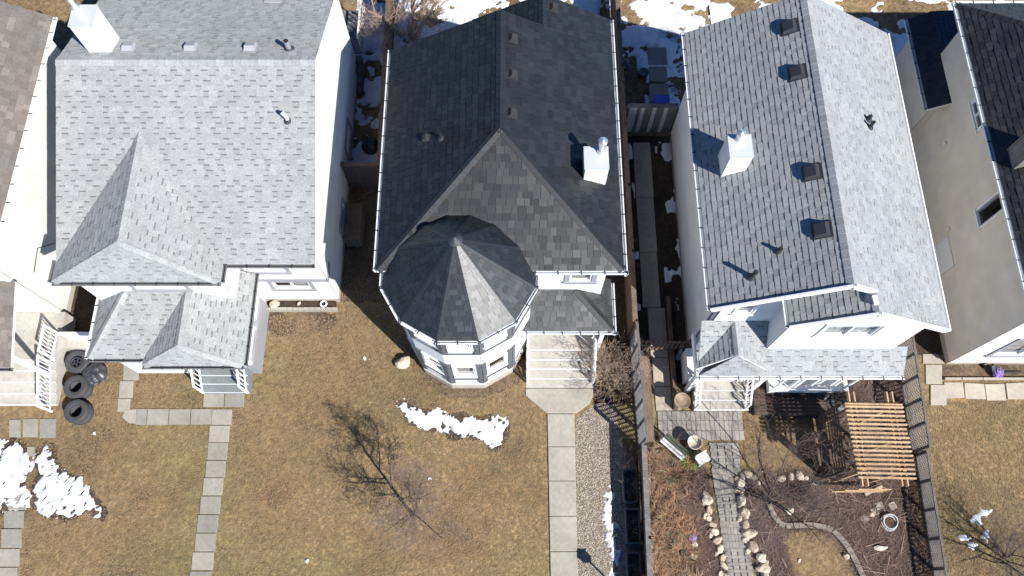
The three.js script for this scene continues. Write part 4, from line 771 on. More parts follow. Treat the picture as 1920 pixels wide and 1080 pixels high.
snowPatch('strip of snow lying on the gravel beside the black planters', SNOW_STRIP, 0.06, 304, { amp: 0.12 });
snowPatch('small upper snow remnant on the right hand lawn', SNOW_R1, 0.06, 305, { amp: 0.14 });
snowPatch('small lower snow remnant by the low mesh fence', SNOW_R2, 0.07, 306, { amp: 0.12 });
structure('snow_cover', snowGeo(-6.3, -3.5, -26, -14.2, 0.08, (x, z) => snowY((fbm(x * 1.1 + 20, z * 1.1 + 80, 999, 311, 5) - 0.46 + 0.4 * (fbm(x * 4, z * 4, 999, 321, 3) - 0.5)) * 1.4 + (z < -17 ? 0.08 : 0), 0.08)), M.snow);
structure('snow_cover_001', snowGeo(2.7, 8, -26, -17.4, 0.08, (x, z) => snowY((fbm(x * 1.3 + 60, z * 1.3 + 90, 999, 312, 5) - 0.52 + 0.5 * (fbm(x * 4, z * 4, 999, 322, 3) - 0.5)) * 1.3 + clamp((-18.4 - z) * 0.06, -0.1, 0.12), 0.08)), M.snow);
structure('snow_cover_002', snowGeo(-16.5, -12.6, -26, -16.8, 0.1, (x, z) => snowY((fbm(x * 1.2 + 10, z * 1.2 + 50, 999, 313, 5) - 0.36) * 1.3, 0.08)), M.snow);
structure('snow_cover_003', snowGeo(-3.6, 2.8, -27, -17.2, 0.1, (x, z) => snowY((fbm(x * 1.1 + 30, z * 1.1 + 55, 999, 314, 5) - 0.48 + 0.4 * (fbm(x * 4, z * 4, 999, 324, 3) - 0.5)) * 1.2, 0.08)), M.snow);
structure('snow_cover_004', snowGeo(8, 20, -27, -17.3, 0.1, (x, z) => snowY((fbm(x * 1.4 + 35, z * 1.4 + 15, 999, 315, 5) - 0.53) * 1.2, 0.08)), M.snow);
structure('passage_snow', snowGeo(4.1, 6.0, -16.1, -6.9, 0.05, (x, z) => snowY((fbm(x * 2.6 + 5, z * 1.6 + 15, 999, 316, 5) - 0.6) * 1.2 - clamp(0.36 - Math.min(Math.abs(x - 4.3), Math.abs(x - 5.75)), -0.3, 0) * 0 - (Math.abs(x - 4.95) < 0.42 ? 0.4 : 0), 0.06)), M.snow);

// ---------- fences ----------
function along(name, label, category, A, E, group) { const t = thing(name, label, category, [A[0], 0, A[1]], group); t.rotation.y = -Math.atan2(E[1] - A[1], E[0] - A[0]); offsets.set(t, [0, 0, 0]); return [t, Math.hypot(E[0] - A[0], E[1] - A[1])]; }
function shared(name, geo, m, parent, x, y, z) { const o = new THREE.Mesh(geo, m); o.name = name; o.position.set(x, y, z); o.castShadow = o.receiveShadow = true; parent.add(o); return o; }
function boardFence(label, A, E, h, { bw = 0.142, mats = [M.fenceBrown, M.fenceBrown2, M.fenceBrown], cap = true, y0 = 0.05, name = 'board_fence' } = {}) {
  const [t, L] = along(name, label, 'fence', A, E), geos = [0, 1, 2].map((k) => new B().box(-bw / 2 + 0.003, bw / 2 - 0.003, y0, h - 0.012 * k, -0.01, 0.01).geo());
  const n = Math.round(L / bw); for (let i = 0; i < n; i++) shared('board', geos[Math.floor(rnd() * 3)], mats[Math.floor(rnd() * mats.length)], t, (i + 0.5) * L / n, 0, rr(-0.004, 0.004));
  const pn = Math.max(1, Math.round(L / 2.4)); for (let i = 0; i <= pn; i++) { const x = i * L / pn; new B().box(x - 0.045, x + 0.045, 0, h + 0.04, -0.1, -0.012).put('post', mats[0], t); }
  for (const y of [0.35, h - 0.3]) new B().box(0.05, L - 0.05, y - 0.045, y + 0.045, -0.05, -0.014).put('rail', mats[0], t);
  if (cap) new B().box(-0.02, L + 0.02, h + 0.004, h + 0.04, -0.09, 0.07).put('cap_rail', mats[1] ?? mats[0], t);
  return t;
}
function latticeFence(label, A, E, h, n, m, { gap = 0.105, sw = 0.03, post = M.latticePost } = {}) {
  const [t, L] = along('lattice_fence', label, 'fence', A, E), w = L / n;
  for (let i = 0; i <= n; i++) new B().box(i * w - 0.045, i * w + 0.045, 0, h + 0.05, -0.045, 0.045).put('post', post, t);
  for (let i = 0; i < n; i++) {
    const x0 = i * w + 0.045, x1 = (i + 1) * w - 0.045, b = new B(), y0 = 0.08, y1 = h;
    for (const s of [1, -1]) for (let c = -h; c < w + h; c += gap * 1.41) {
      const pts = clipPoly([[x0 + c - sw, y0], [x0 + c + sw, y0], [x0 + c + sw + s * (y1 - y0), y1], [x0 + c - sw + s * (y1 - y0), y1]].sort(() => 0), [[x0, y0], [x1, y0], [x1, y1], [x0, y1]]); if (pts.length < 3) continue;
      const z = s > 0 ? 0.004 : -0.009, ccw = area2(pts) > 0 ? pts : [...pts].reverse(); b.hexa(ccw.map((p) => [p[0], p[1], z + 0.005]), ccw.map((p) => [p[0], p[1], z]));
    }
    b.put('lattice_panel', m, t).userData.kind = 'stuff';
    new B().box(x0, x1, y1, y1 + 0.045, -0.035, 0.035).put('top_rail', post, t); new B().box(x0, x1, 0.035, y0, -0.03, 0.03).put('bottom_rail', post, t);
  }
  return t;
}
boardFence('tall brown board fence between turret house and blue grey roof house', [4.0, -23], [3.95, -8.2], 1.8);
boardFence('brown board fence running along the left side of the dark roof', [-4.75, -24], [-4.62, -13.9], 1.8);
boardFence('short brown cross fence closing the passage right of the pale roof', [-5.95, -13.95], [-4.66, -13.95], 1.75, { name: 'cross_fence' });
boardFence('greyish gate fence across the passage below the blue lid', [4.1, -16.35], [5.92, -16.35], 1.75, { name: 'cross_fence', mats: [M.fenceGrey, M.fenceGrey, M.lattice] });
latticeFence('tall pale lattice fence beside the gravel and tan shrub', [4.03, -8.1], [4.13, -4.45], 1.7, 6, M.lattice, { gap: 0.11, sw: 0.028 });
boardFence('low grey fence behind the row of black planters', [4.12, -4.4], [4.04, 1.2], 1.05, { name: 'low_fence', mats: [M.fenceGrey], bw: 0.16 });
latticeFence('lattice fence beside the pergola and the pale walk', [13.12, -8.8], [12.98, -4.3], 1.2, 6, M.lattice, { gap: 0.1, sw: 0.02 });
latticeFence('knee high lattice fence along the right hand lawn', [13.08, -4.2], [12.92, 1.0], 0.78, 6, M.lattice, { gap: 0.09, sw: 0.022 });
{ const t = thing('white_panel', 'short white panel closing the gap left of the pale porch', 'panel', [-13.9, 0, -8.0]); new B().box(-14.85, -12.85, 0.1, 1.05, -8.03, -7.98).put('board', M.trimWhite, t); new B().box(-14.9, -12.8, 1.05, 1.1, -8.06, -7.95).put('cap_rail', M.trimWhite, t); }
boardFence('brown rear fence far behind the beige house', [8, -24.5], [20, -24.5], 1.7);
{ // picket gate across the passage
  const [t, L] = along('picket_gate', 'brown open picket gate beside the tall fence end', 'gate', [4.2, -7.75], [5.85, -7.7]);
  const g = new B().box(-0.035, 0.035, 0.1, 1.2, -0.01, 0.01).geo(); for (let i = 0; i < 11; i++) shared('picket', g, M.fenceBrown2, t, 0.08 + i * 0.15, 0, 0);
  for (const y of [0.35, 0.95]) new B().box(0, L, y - 0.04, y + 0.04, -0.05, -0.012).put('rail', M.fenceBrown2, t);
  for (const x of [0, L]) new B().box(x - 0.05, x + 0.05, 0, 1.25, -0.06, 0.04).put('post', M.fenceBrown, t);
}
for (const [i, x0, x1, z0, z1, h, l] of [[0, 4.3, 4.62, -7.5, -4.62, 0.22, 'long brown timber beside the pale lattice fence'], [1, 5.32, 5.44, -9.6, -5.7, 0.35, 'dark low timber edging along the passage walk']]) single('timber', new B().box(x0, x1, 0, h, z0, z1).geo(), i ? M.fenceBrown : M.fenceBrown2, l, 'timber', [(x0 + x1) / 2, 0, (z0 + z1) / 2]);

// ---------- bare trees, shrubs, dry grasses ----------
class Limb {
  constructor() { this.p = []; this.i = []; this.uv = []; }
  tube(pts, rad, n) {
    const base = this.p.length / 3, up = new THREE.Vector3(0.31, 0.9, 0.2).normalize();
    pts.forEach((c, k) => { const d = new THREE.Vector3().subVectors(pts[Math.min(k + 1, pts.length - 1)], pts[Math.max(k - 1, 0)]).normalize(), s = new THREE.Vector3().crossVectors(d, up).normalize(), t = new THREE.Vector3().crossVectors(s, d); for (let j = 0; j < n; j++) { const a = j / n * Math.PI * 2; this.p.push(c.x + (s.x * Math.cos(a) + t.x * Math.sin(a)) * rad[k], c.y + (s.y * Math.cos(a) + t.y * Math.sin(a)) * rad[k], c.z + (s.z * Math.cos(a) + t.z * Math.sin(a)) * rad[k]); this.uv.push(j / n * 0.3, k * 0.2); } });
    for (let k = 0; k < pts.length - 1; k++) for (let j = 0; j < n; j++) { const a = base + k * n + j, b = base + k * n + (j + 1) % n, c = a + n, d = b + n; this.i.push(a, c, b, b, c, d); }
  }
  geo() { const g = new THREE.BufferGeometry(); g.setAttribute('position', new THREE.Float32BufferAttribute(this.p, 3)); g.setAttribute('uv', new THREE.Float32BufferAttribute(this.uv, 2)); g.setIndex(this.i); g.computeVertexNormals(); return g; }
}
function bareTree(name, label, category, { x, z, h, r, seed, stems = 1, spread = 0.7, lean = [0, 0], kids = [7, 6, 6], len = 0.62, m = M.bark, mt = M.twig, minr = 0.0035, rise = 0.25, first = 0.25, tilt = 0.12 }) {
  const R = mulberry(seed), q = (a, b) => a + (b - a) * R(), L = [new Limb(), new Limb(), new Limb()];
  function grow(p, d, l, rad, lv) {
    const n = lv === 0 ? 7 : lv === 1 ? 6 : 4, pts = [p.clone()], rs = [rad], end = Math.max(minr * 0.6, rad * 0.32); let c = p.clone(), dir = d.clone();
    for (let k = 1; k <= n; k++) { dir.add(new THREE.Vector3(q(-1, 1), q(-0.6, 0.9) * rise * 2, q(-1, 1)).multiplyScalar(0.16)).normalize(); c = c.clone().addScaledVector(dir, l / n); pts.push(c); rs.push(lerp(rad, end, k / n)); }
    L[Math.min(lv, 2)].tube(pts, rs, lv === 0 ? 8 : lv === 1 ? 5 : 3);
    if (lv >= kids.length) return;
    for (let k = 0; k < kids[lv]; k++) {
      const t = lerp(lv ? 0.2 : first, 1, (k + R()) / kids[lv]), f = t * n, i = Math.min(n - 1, Math.floor(f)), o = pts[i].clone().lerp(pts[i + 1], f - i), ax = pts[i + 1].clone().sub(pts[i]).normalize(), a = q(0, 6.283), s = new THREE.Vector3(Math.cos(a), q(-0.1, 0.4), Math.sin(a)); s.addScaledVector(ax, -s.dot(ax)).normalize();
      const nd = ax.clone().multiplyScalar(q(0.5, 0.95)).addScaledVector(s, spread * q(0.8, 1.4)).normalize(); nd.y += rise * 0.5; nd.normalize();
      grow(o, nd, l * len * q(0.65, 1.15) * (lv ? 1 : lerp(1.15, 0.75, t)), Math.max(minr, rs[i] * q(0.4, 0.6)), lv + 1);
    }
  }
  for (let s = 0; s < stems; s++) { const a = s / stems * 6.283 + q(0, 1), k = stems > 1 ? q(0.25, 0.6) : tilt; grow(new THREE.Vector3(x + (stems > 1 ? Math.cos(a) * 0.08 : 0), -0.03, z + (stems > 1 ? Math.sin(a) * 0.08 : 0)), new THREE.Vector3(Math.cos(a) * k + lean[0], 1, Math.sin(a) * k + lean[1]).normalize(), h * q(0.75, 1) * (stems > 1 ? 0.8 : 0.7), r, 0); }
  const t = thing(name, label, category, [x, 0, z]);
  put('trunk', L[0].geo(), m, t); put('branches', L[1].geo(), m, t); put('crown', L[2].geo(), mt, t);
  return t;
}
bareTree('bare_tree', 'small bare tree on the front lawn below the turret', 'tree', { x: -3.05, z: -2.3, h: 4.6, r: 0.06, seed: 21, kids: [11, 9, 8, 3], spread: 1.0, len: 0.55, minr: 0.004, mt: mat([0.2, 0.145, 0.115]), rise: 0.3 });
bareTree('bare_tree', 'multi stemmed bare tree in the stone edged garden', 'tree', { x: 8.15, z: -2.85, h: 4.0, r: 0.03, seed: 33, stems: 6, kids: [7, 6, 5], spread: 0.7, len: 0.55 });
bareTree('bare_tree', 'tangled bare tree behind the house passage at top', 'tree', { x: -4.0, z: -20.6, h: 4.2, r: 0.11, seed: 45, stems: 3, kids: [8, 7, 6, 4], spread: 0.7, m: M.twigPale, mt: M.twigPale });
bareTree('bare_shrub', 'sprawling bare shrub on the right hand lawn', 'shrub', { x: 15.3, z: -1.0, h: 2.6, r: 0.03, seed: 57, stems: 6, kids: [7, 6, 4], spread: 0.9 });
bareTree('bare_shrub', 'leafless shrub on the snow behind the dark roof', 'shrub', { x: 2.6, z: -18.4, h: 1.3, r: 0.02, seed: 58, stems: 6, kids: [6, 5, 3], spread: 0.9 });
bareTree('bare_shrub', 'bare shrub at the right of the turret house steps', 'shrub', { minr: 0.005, x: 3.25, z: -6.75, h: 2.0, r: 0.02, seed: 61, stems: 9, kids: [6, 5, 3], spread: 0.7, m: M.twigPale, mt: M.twigPale });
bareTree('bare_shrub', 'red brown shrub beside the white bay and deck', 'shrub', { x: 8.2, z: -6.1, h: 1.2, r: 0.018, seed: 63, stems: 7, kids: [6, 4], spread: 0.9, mt: mat([0.22, 0.11, 0.08]) });
bareTree('bare_shrub', 'dense dark shrub between porch roof and pergola', 'shrub', { x: 11.0, z: -6.0, h: 1.3, r: 0.02, seed: 65, stems: 9, kids: [7, 6, 4], spread: 0.9 });
bareTree('vine', 'woody leafless vine growing under the pergola slats', 'vine', { x: 11.0, z: -4.3, h: 2.2, r: 0.025, seed: 67, stems: 4, kids: [4, 3, 3], spread: 1.1, mt: mat([0.26, 0.17, 0.11]) });
bareTree('bare_shrub', 'low twiggy shrub below the pergola front', 'shrub', { x: 9.5, z: -2.75, h: 1.05, r: 0.02, seed: 69, stems: 7, kids: [6, 5, 3], spread: 1.1 });
bareTree('bare_shrub', 'dark bare shrub among planters by the low grey fence', 'shrub', { x: 3.75, z: -4.3, h: 0.9, r: 0.015, seed: 71, stems: 6, kids: [6, 4], spread: 0.9 });
function bladeGeo(n, R, h, lean, seed, w = 0.008) {
  const q = mulberry(seed), b = new B();
  for (let i = 0; i < n; i++) { const a = q() * 6.283, r = R * Math.sqrt(q()), x = Math.cos(a) * r, z = Math.sin(a) * r, d = a + (q() - 0.5) * 2, l = h * (0.5 + 0.6 * q()), k = lean * (0.4 + q()), dx = Math.cos(d), dz = Math.sin(d), m = [x + dx * k * l * 0.4, l * 0.62, z + dz * k * l * 0.4], e = [x + dx * k * l, l * (0.95 - 0.35 * q()), z + dz * k * l]; b.quad([x - dz * w, 0, z + dx * w], [x + dz * w, 0, z - dx * w], [m[0] + dz * w * 0.8, m[1], m[2] - dx * w * 0.8], [m[0] - dz * w * 0.8, m[1], m[2] + dx * w * 0.8]).tri([m[0] - dz * w * 0.8, m[1], m[2] + dx * w * 0.8], [m[0] + dz * w * 0.8, m[1], m[2] - dx * w * 0.8], e); }
  return b.geo();
}
const straw = mat([0.5, 0.37, 0.21]);
for (const [x, z, h, s, l] of [[3.05, -7.3, 1.0, 81, 'tall tan grass clump beside the white porch post'], [3.45, -7.0, 0.85, 82, 'tan grass clump nearest the pale lattice fence'], [3.12, -6.75, 0.75, 84, 'tan grass clump touching the lower steps'], [3.5, -6.3, 0.6, 83, 'short tan grass clump at the gravel corner']]) single('grass_clump', bladeGeo(190, 0.22, h, 0.5, s, 0.007).translate(x, 0, z), straw, l, 'dry grass', [x, 0, z]);
{ // dry ornamental grasses filling the bed by the low fence, and litter on the other beds
  const g = bladeGeo(46, 0.12, 0.42, 0.9, 91, 0.007), spots = [];
  for (let i = 0; i < 215; i++) { const x = rr(4.25, 5.75), z = rr(-4.5, 0.4); if (inPoly(BED_WEST, x, z) && rnd() < clamp(1.5 - (x - 4.4) * 0.9, 0.25, 1)) spots.push([x, z, rr(0.6, 1.15), rnd()]); }
  const im = new THREE.InstancedMesh(g, new THREE.MeshStandardMaterial({ color: 0xffffff, roughness: 1 }), spots.length), mt = new THREE.Matrix4(), c = new THREE.Color();
  spots.forEach(([x, z, s, k], i) => { mt.compose(new THREE.Vector3(x, 0, z), new THREE.Quaternion().setFromAxisAngle(new THREE.Vector3(0, 1, 0), k * 44), new THREE.Vector3(s, s, s)); im.setMatrixAt(i, mt); const d = rr(0.45, 1.3), g2 = rnd() < 0.25 ? 0.7 : 1; c.setRGB(0.38 * d * g2, lerp(0.19, 0.27, k) * d, lerp(0.1, 0.17, k) * d); im.setColorAt(i, c); });
  im.name = 'ornamental_grass'; im.userData = { kind: 'stuff', label: 'rust coloured dry grasses filling the bed by the low fence', category: 'dry grass' }; im.castShadow = im.receiveShadow = true; scene.add(im);
  const t = new THREE.InstancedMesh(bladeGeo(14, 0.13, 0.09, 2.4, 93, 0.006), new THREE.MeshStandardMaterial({ color: 0xffffff, roughness: 1 }), 5200); let n = 0;
  while (n < 5200) { const x = rr(4.2, 13.1), z = rr(-8, 0.5), ok = inPoly(BED_EAST, x, z) || inPoly(BED_WEST, x, z) || inPoly(BED_PERGOLA, x, z) || (x < 4 && x > 2.8 && z < -6); if (!ok || inPoly(LAWN_INSET, x, z)) { if (rnd() < 1e-7) break; continue; } const s = rr(0.5, 1.3), d = rr(0.5, 1.3); mt.compose(new THREE.Vector3(x, 0.01, z), new THREE.Quaternion().setFromAxisAngle(new THREE.Vector3(0, 1, 0), rnd() * 6.28), new THREE.Vector3(s, s, s)); t.setMatrixAt(n, mt); c.setRGB(0.15 * d, 0.1 * d, 0.078 * d); t.setColorAt(n++, c); }
  t.name = 'leaf_litter'; t.userData = { kind: 'stuff', label: 'brown plant litter strewn over the garden beds', category: 'litter' }; t.castShadow = t.receiveShadow = true; scene.add(t);
}

{ // broken stalks and cut twigs lying about the garden beds
  const g = new THREE.CylinderGeometry(0.004, 0.009, 0.5, 5).rotateZ(Math.PI / 2), n = 420, im = new THREE.InstancedMesh(g, new THREE.MeshStandardMaterial({ color: 0xffffff, roughness: 1 }), n), mt = new THREE.Matrix4(), c = new THREE.Color(); let i = 0;
  while (i < n) { const x = rr(4.4, 13), z = rr(-7, 0.5); if (!(inPoly(BED_EAST, x, z) || inPoly(BED_WEST, x, z) || inPoly(BED_PERGOLA, x, z)) || inPoly(LAWN_INSET, x, z)) continue; const s = rr(0.5, 1.5), d = rr(0.5, 1.4); mt.compose(new THREE.Vector3(x, rr(0.02, 0.14), z), new THREE.Quaternion().setFromEuler(new THREE.Euler(0, rnd() * 6.28, rr(-0.35, 0.35))), new THREE.Vector3(s, 1, 1)); im.setMatrixAt(i, mt); c.setRGB(0.34 * d, 0.24 * d, 0.18 * d); im.setColorAt(i++, c); }
  im.name = 'fallen_twigs'; im.userData = { kind: 'stuff', label: 'broken pale twigs scattered over the garden beds', category: 'twigs' }; im.castShadow = im.receiveShadow = true; scene.add(im);
}

// ---------- stone and brick edgings ----------
function stoneRow(label, list, seed) { const [x, z] = list[0], t = thing('stone_border', label, 'stone border', [x, 0, z]); list.forEach(([a, b, r], i) => put('stone', rockGeo(r, seed + i * 7, 0.8).translate(a, r * 0.42, b), [M.rock, M.rock2, M.rock3][(seed + i * 5) % 3], t)); return t; }
stoneRow('row of pale boulders along the right side of brick walk', STONES_EAST, 11);
stoneRow('row of pale boulders along the left side of brick walk', STONES_WEST, 12);
STONES_LOOSE.forEach(([x, z, r], i) => { const l = ['leftmost pale stone behind the garden, below the small lawn', 'second pale stone below the small lawn', 'third pale stone, largest below the small lawn', 'fourth small stone below the small lawn', 'stone nearest the dark screen below the small lawn', 'long upright pale stone amid the twiggy garden', 'tiny white stone right of the upright garden stone', 'small white stone above the curved brick edging', 'pale stone just below the pergola front', 'tiny stone on the inset lawn', 'pale flat stone inside the curved brick edging', 'lowest pale stone among the rusty grasses', 'middle pale stone among the rusty grasses', 'stone beside the purple scrap in the rusty grass bed'][i]; single('stone', rockGeo(r, 200 + i * 3, 0.7).translate(x, r * 0.35, z), i % 2 ? M.rock3 : M.rock, l, 'stone', [x, 0, z]); });
single('boulder', rockGeo(0.3, 77, 0.6).translate(-3.66, 0.14, -7.28), M.rock, 'tan boulder on the soil left of the turret', 'boulder', [-3.66, 0, -7.28]);
{ const t = thing('brick_edging', 'curved grey brick edging round the inset lawn', 'edging', [EDGE_CURVE[0][0], 0, EDGE_CURVE[0][1]]), c = new THREE.CatmullRomCurve3(EDGE_CURVE.map(([x, z]) => new THREE.Vector3(x, 0.06, z))), n = Math.round(c.getLength() / 0.215);
  for (let i = 0; i < n; i++) { const a = c.getPointAt((i + 0.03) / n), b = c.getPointAt((i + 0.97) / n); new B().beam([a.x, 0.06 + rr(-0.01, 0.015), a.z], [b.x, 0.06 + rr(-0.01, 0.015), b.z], 0.16, 0.14).put('brick', M.edgeStone, t); } }
{ const t = thing('stone_border', 'low dark stone curb arching at the top of garden', 'stone border', [7.3, 0, -3.5]); [[7.2, -3.45], [7.38, -3.58], [7.58, -3.6], [7.76, -3.5], [7.88, -3.32]].forEach(([x, z], i) => put('stone', rockGeo(0.12, 400 + i, 0.5).translate(x, 0.05, z), i % 2 ? M.edgeStone : M.rock2, t)); }
[[11.45, -2.44, 0.3, 'square stepping slab nearest the hose coil'], [11.1, -2.22, 0.7, 'tilted stepping slab left of the hose coil'], [11.63, -2.62, 0.2, 'small slab above the hose coil'], [12.05, -2.62, 0.5, 'small slab at the fence above the hose coil']].forEach(([x, z, a, l], i) => single('stepping_slab', new B().box(-0.11, 0.11, 0, 0.05, -0.11, 0.11).geo().rotateY(a).rotateZ(i === 1 ? 0.2 : 0).translate(x, 0.02, z), M.slabPale, l, 'slab', [x, 0, z]));

// ---------- pergola, screen, deck ----------
{
  const t = thing('pergola', 'pine slat pergola over the garden bed', 'pergola', [10.9, 0, -4.3]);
  for (const [x, z] of [[10.3, -5.3], [11.45, -5.3], [10.3, -3.4], [11.5, -3.4], [11.5, -4.35]]) new B().box(x - 0.05, x + 0.05, 0, 2.38, z - 0.05, z + 0.05).put('post', M.pine, t);
  for (const x of [10.22, 10.38, 11.38, 11.54]) new B().box(x - 0.02, x + 0.02, 2.2, 2.36, -5.75, -2.95).put('beam', M.pine2, t);
  for (let i = 0; i < 18; i++) { const z = -5.4 + i * 0.131 + (i === 0 ? 0.05 : 0), dx = i * 0.004; new B().beam([10.02 + dx, 2.4, z - 0.015], [11.76 + dx * 0.3 + rr(-0.02, 0.02), 2.4, z + 0.02], 0.05, 0.085).put('slat', rnd() < 0.5 ? M.pine : M.pine2, t); }
  for (let i = 0; i < 3; i++) new B().beam([10.0 + i * 0.3, 0.5 + i * 0.3, -3.0], [11.6, 0.5 + i * 0.3, -3.0], 0.03, 0.09).put('brace', M.pine, t);
}
{ const t = thing('privacy_screen', 'dark upright board screen on the left of the pergola', 'screen', [9.98, 0, -4.4]); for (let i = 0; i < 4; i++) new B().box(9.955, 9.985, 0.1 + i * 0.2, 0.28 + i * 0.2, -5.4, -3.5).put('board', M.deck, t); for (let i = 0; i < 5; i++) new B().box(9.96, 9.98, 1.05 + i * 0.2, 1.13 + i * 0.2, -5.4, -3.5).put('slat', M.deck, t); for (const z of [-5.42, -4.45, -3.48]) new B().box(9.985, 10.06, 0, 2.02, z - 0.04, z + 0.04).put('post', M.deck, t); }
{ const t = thing('low_deck', 'low dark brown deck under the porch roof edge', 'deck', [9, 0, -6]); for (let i = 0; i < 9; i++) new B().box(7.95, 10.35, 0.26, 0.29, -6.5 + i * 0.115, -6.4 + i * 0.115).put('board', M.deck, t); new B().box(7.95, 10.35, 0.02, 0.25, -5.56, -5.5).put('fascia_board', M.fenceBrown2, t); new B().box(7.95, 8.05, 0.0, 0.25, -6.5, -5.57).box(10.25, 10.35, 0, 0.25, -6.5, -5.57).put('joists', M.deck, t); }
function crumple(s, seed, sy = 0.5) { const g = new THREE.IcosahedronGeometry(s, 4), p = g.attributes.position; for (let i = 0; i < p.count; i++) { const x = p.getX(i), y = p.getY(i), z = p.getZ(i), k = 1 + 0.55 * (fbm(x / s * 2 + 9, z / s * 2 + y / s * 1.5 + 9, 999, seed, 4) - 0.5) + 0.2 * Math.abs(Math.sin(x / s * 6 + y / s * 5 + seed)); p.setXYZ(i, x * k, Math.max(-s * 0.3, y * k * sy), z * k); } g.computeVertexNormals(); return g; }
single('tarp', crumple(0.42, 501, 0.6).translate(10.75, 0.18, -5.95), M.tarp, 'crumpled black tarp heap between deck and pergola', 'tarp', [10.75, 0, -5.95]);
single('tarp', crumple(0.25, 502, 0.6).translate(10.2, 0.4, -6.25), M.tarp, 'smaller black plastic bundle on the deck end', 'tarp', [10.2, 0.3, -6.25]);

// ---------- tyres, bag, planters, bins and yard things ----------
function tyreGeo() { const pr = [[0.2, -0.1], [0.23, -0.115], [0.33, -0.12], [0.375, -0.1], [0.39, -0.06], [0.392, -0.022], [0.382, -0.018], [0.382, -0.008], [0.394, -0.004], [0.394, 0.02], [0.382, 0.024], [0.382, 0.034], [0.39, 0.04], [0.39, 0.06], [0.375, 0.1], [0.33, 0.12], [0.23, 0.115], [0.2, 0.1], [0.19, 0.04], [0.28, 0], [0.19, -0.04], [0.2, -0.1]]; return new THREE.LatheGeometry(pr.map(([r, y]) => new THREE.Vector2(r, y)), 40); }
{ const g = tyreGeo(), stacks = [[-14.52, -7.22, 2, 'by the white steps'], [-14.36, -6.4, 2, 'in the middle of the row'], [-14.19, -5.6, 2, 'nearest the pavers']];
  stacks.forEach(([x, z, n, w], s) => { for (let i = 0; i < n; i++) { const o = new THREE.Mesh(g, M.rubber); o.name = numbered('tyre'); o.position.set(x + rr(-0.03, 0.03), 0.125 + i * 0.243, z + rr(-0.03, 0.03)); if (i === n - 1 && s === 0) o.rotation.set(0.05, 0, -0.04); o.castShadow = o.receiveShadow = true; scene.add(o); tag(o, i === n - 1 ? `black tyre on top of the stack ${w}` : `${['bottom', 'second', 'third'][i]} tyre of the stack ${w}`, 'tyre', 'tyres stacked beside the left steps'); } });
  const w = thing('wheel_rim', 'grey wheel rim lying in the topmost left tyre', 'wheel rim', [-14.52, 0.4, -7.22]); put('rim', prim(new THREE.TorusGeometry(0.17, 0.03, 8, 24), -14.52, 0.4, -7.22, Math.PI / 2), M.darkMetal, w); for (let i = 0; i < 5; i++) { const a = i * 1.257; new B().beam([-14.52, 0.4, -7.22], [-14.52 + Math.cos(a) * 0.16, 0.4, -7.22 + Math.sin(a) * 0.16], 0.05, 0.03).put('spoke', M.darkMetal, w); } }
single('rubbish_bag', crumple(0.34, 511, 0.75).translate(-13.92, 0.22, -6.86), M.tarp, 'shiny black bag on the ground right of the tyres', 'bag', [-13.92, 0, -6.86]);
function planter(label, x0, x1, z0, z1, hh, round) {
  const t = thing('planter', label, 'planter', [(x0 + x1) / 2, 0, (z0 + z1) / 2], 'black planters along the low fence'), s = new THREE.Shape(), r = round, cx = (x0 + x1) / 2, cz = (z0 + z1) / 2, a = (x1 - x0) / 2, b = (z1 - z0) / 2;
  const ring = (S, a, b, r) => { S.moveTo(-a + r, -b); S.lineTo(a - r, -b); S.quadraticCurveTo(a, -b, a, -b + r); S.lineTo(a, b - r); S.quadraticCurveTo(a, b, a - r, b); S.lineTo(-a + r, b); S.quadraticCurveTo(-a, b, -a, b - r); S.lineTo(-a, -b + r); S.quadraticCurveTo(-a, -b, -a + r, -b); return S; };
  ring(s, a, b, r); s.holes.push(ring(new THREE.Path(), a - 0.035, b - 0.035, r * 0.8));
  put('shell', new THREE.ExtrudeGeometry(s, { depth: hh, bevelEnabled: true, bevelSize: 0.01, bevelThickness: 0.01, bevelSegments: 2, curveSegments: 6 }).rotateX(-Math.PI / 2).translate(cx, 0, cz), M.blackPlastic, t);
  put('soil', new THREE.ShapeGeometry(ring(new THREE.Shape(), a - 0.03, b - 0.03, r * 0.8)).rotateX(-Math.PI / 2).translate(cx, hh - 0.1, cz), M.soil, t);
  put('dead_stems', bladeGeo(40, Math.min(a, b) * 0.9, 0.16, 1.4, 600 + (z0 * 100 | 0)).translate(cx, hh - 0.1, cz), M.twig, t);
}
planter('black oval planter, topmost of the row', 3.5, 3.96, -3.72, -2.66, 0.42, 0.2);
planter('black square planter with a hose ring, middle of the row', 3.53, 3.97, -2.5, -1.46, 0.42, 0.03);
planter('black square planter at the bottom picture edge', 3.5, 3.93, -1.2, -0.1, 0.42, 0.03);
single('hose_ring', prim(new THREE.TorusGeometry(0.13, 0.014, 8, 28), 3.76, 0.36, -2.15, Math.PI / 2), M.darkMetal, 'thin ring lying in the middle black planter', 'ring', [3.76, 0.34, -2.15]);
{ const t = thing('recycling_bin', 'bright blue lidded bin behind the grey gate fence', 'bin', [5.35, 0, -16.75]); new B().hexa([[5.08, 1.0, -16.5], [5.62, 1.0, -16.5], [5.62, 1.0, -17.05], [5.08, 1.0, -17.05]], [[5.13, 0, -16.55], [5.57, 0, -16.55], [5.57, 0, -17], [5.13, 0, -17]]).put('body', M.bluePlastic, t); new B().hexa([[5.08, 1.9, -16.42], [5.64, 1.9, -16.42], [5.64, 1.93, -16.7], [5.08, 1.93, -16.7]], [[5.08, 1.02, -16.44], [5.64, 1.02, -16.44], [5.64, 1.02, -16.62], [5.08, 1.02, -16.62]]).put('lid', M.bluePlastic, t); }
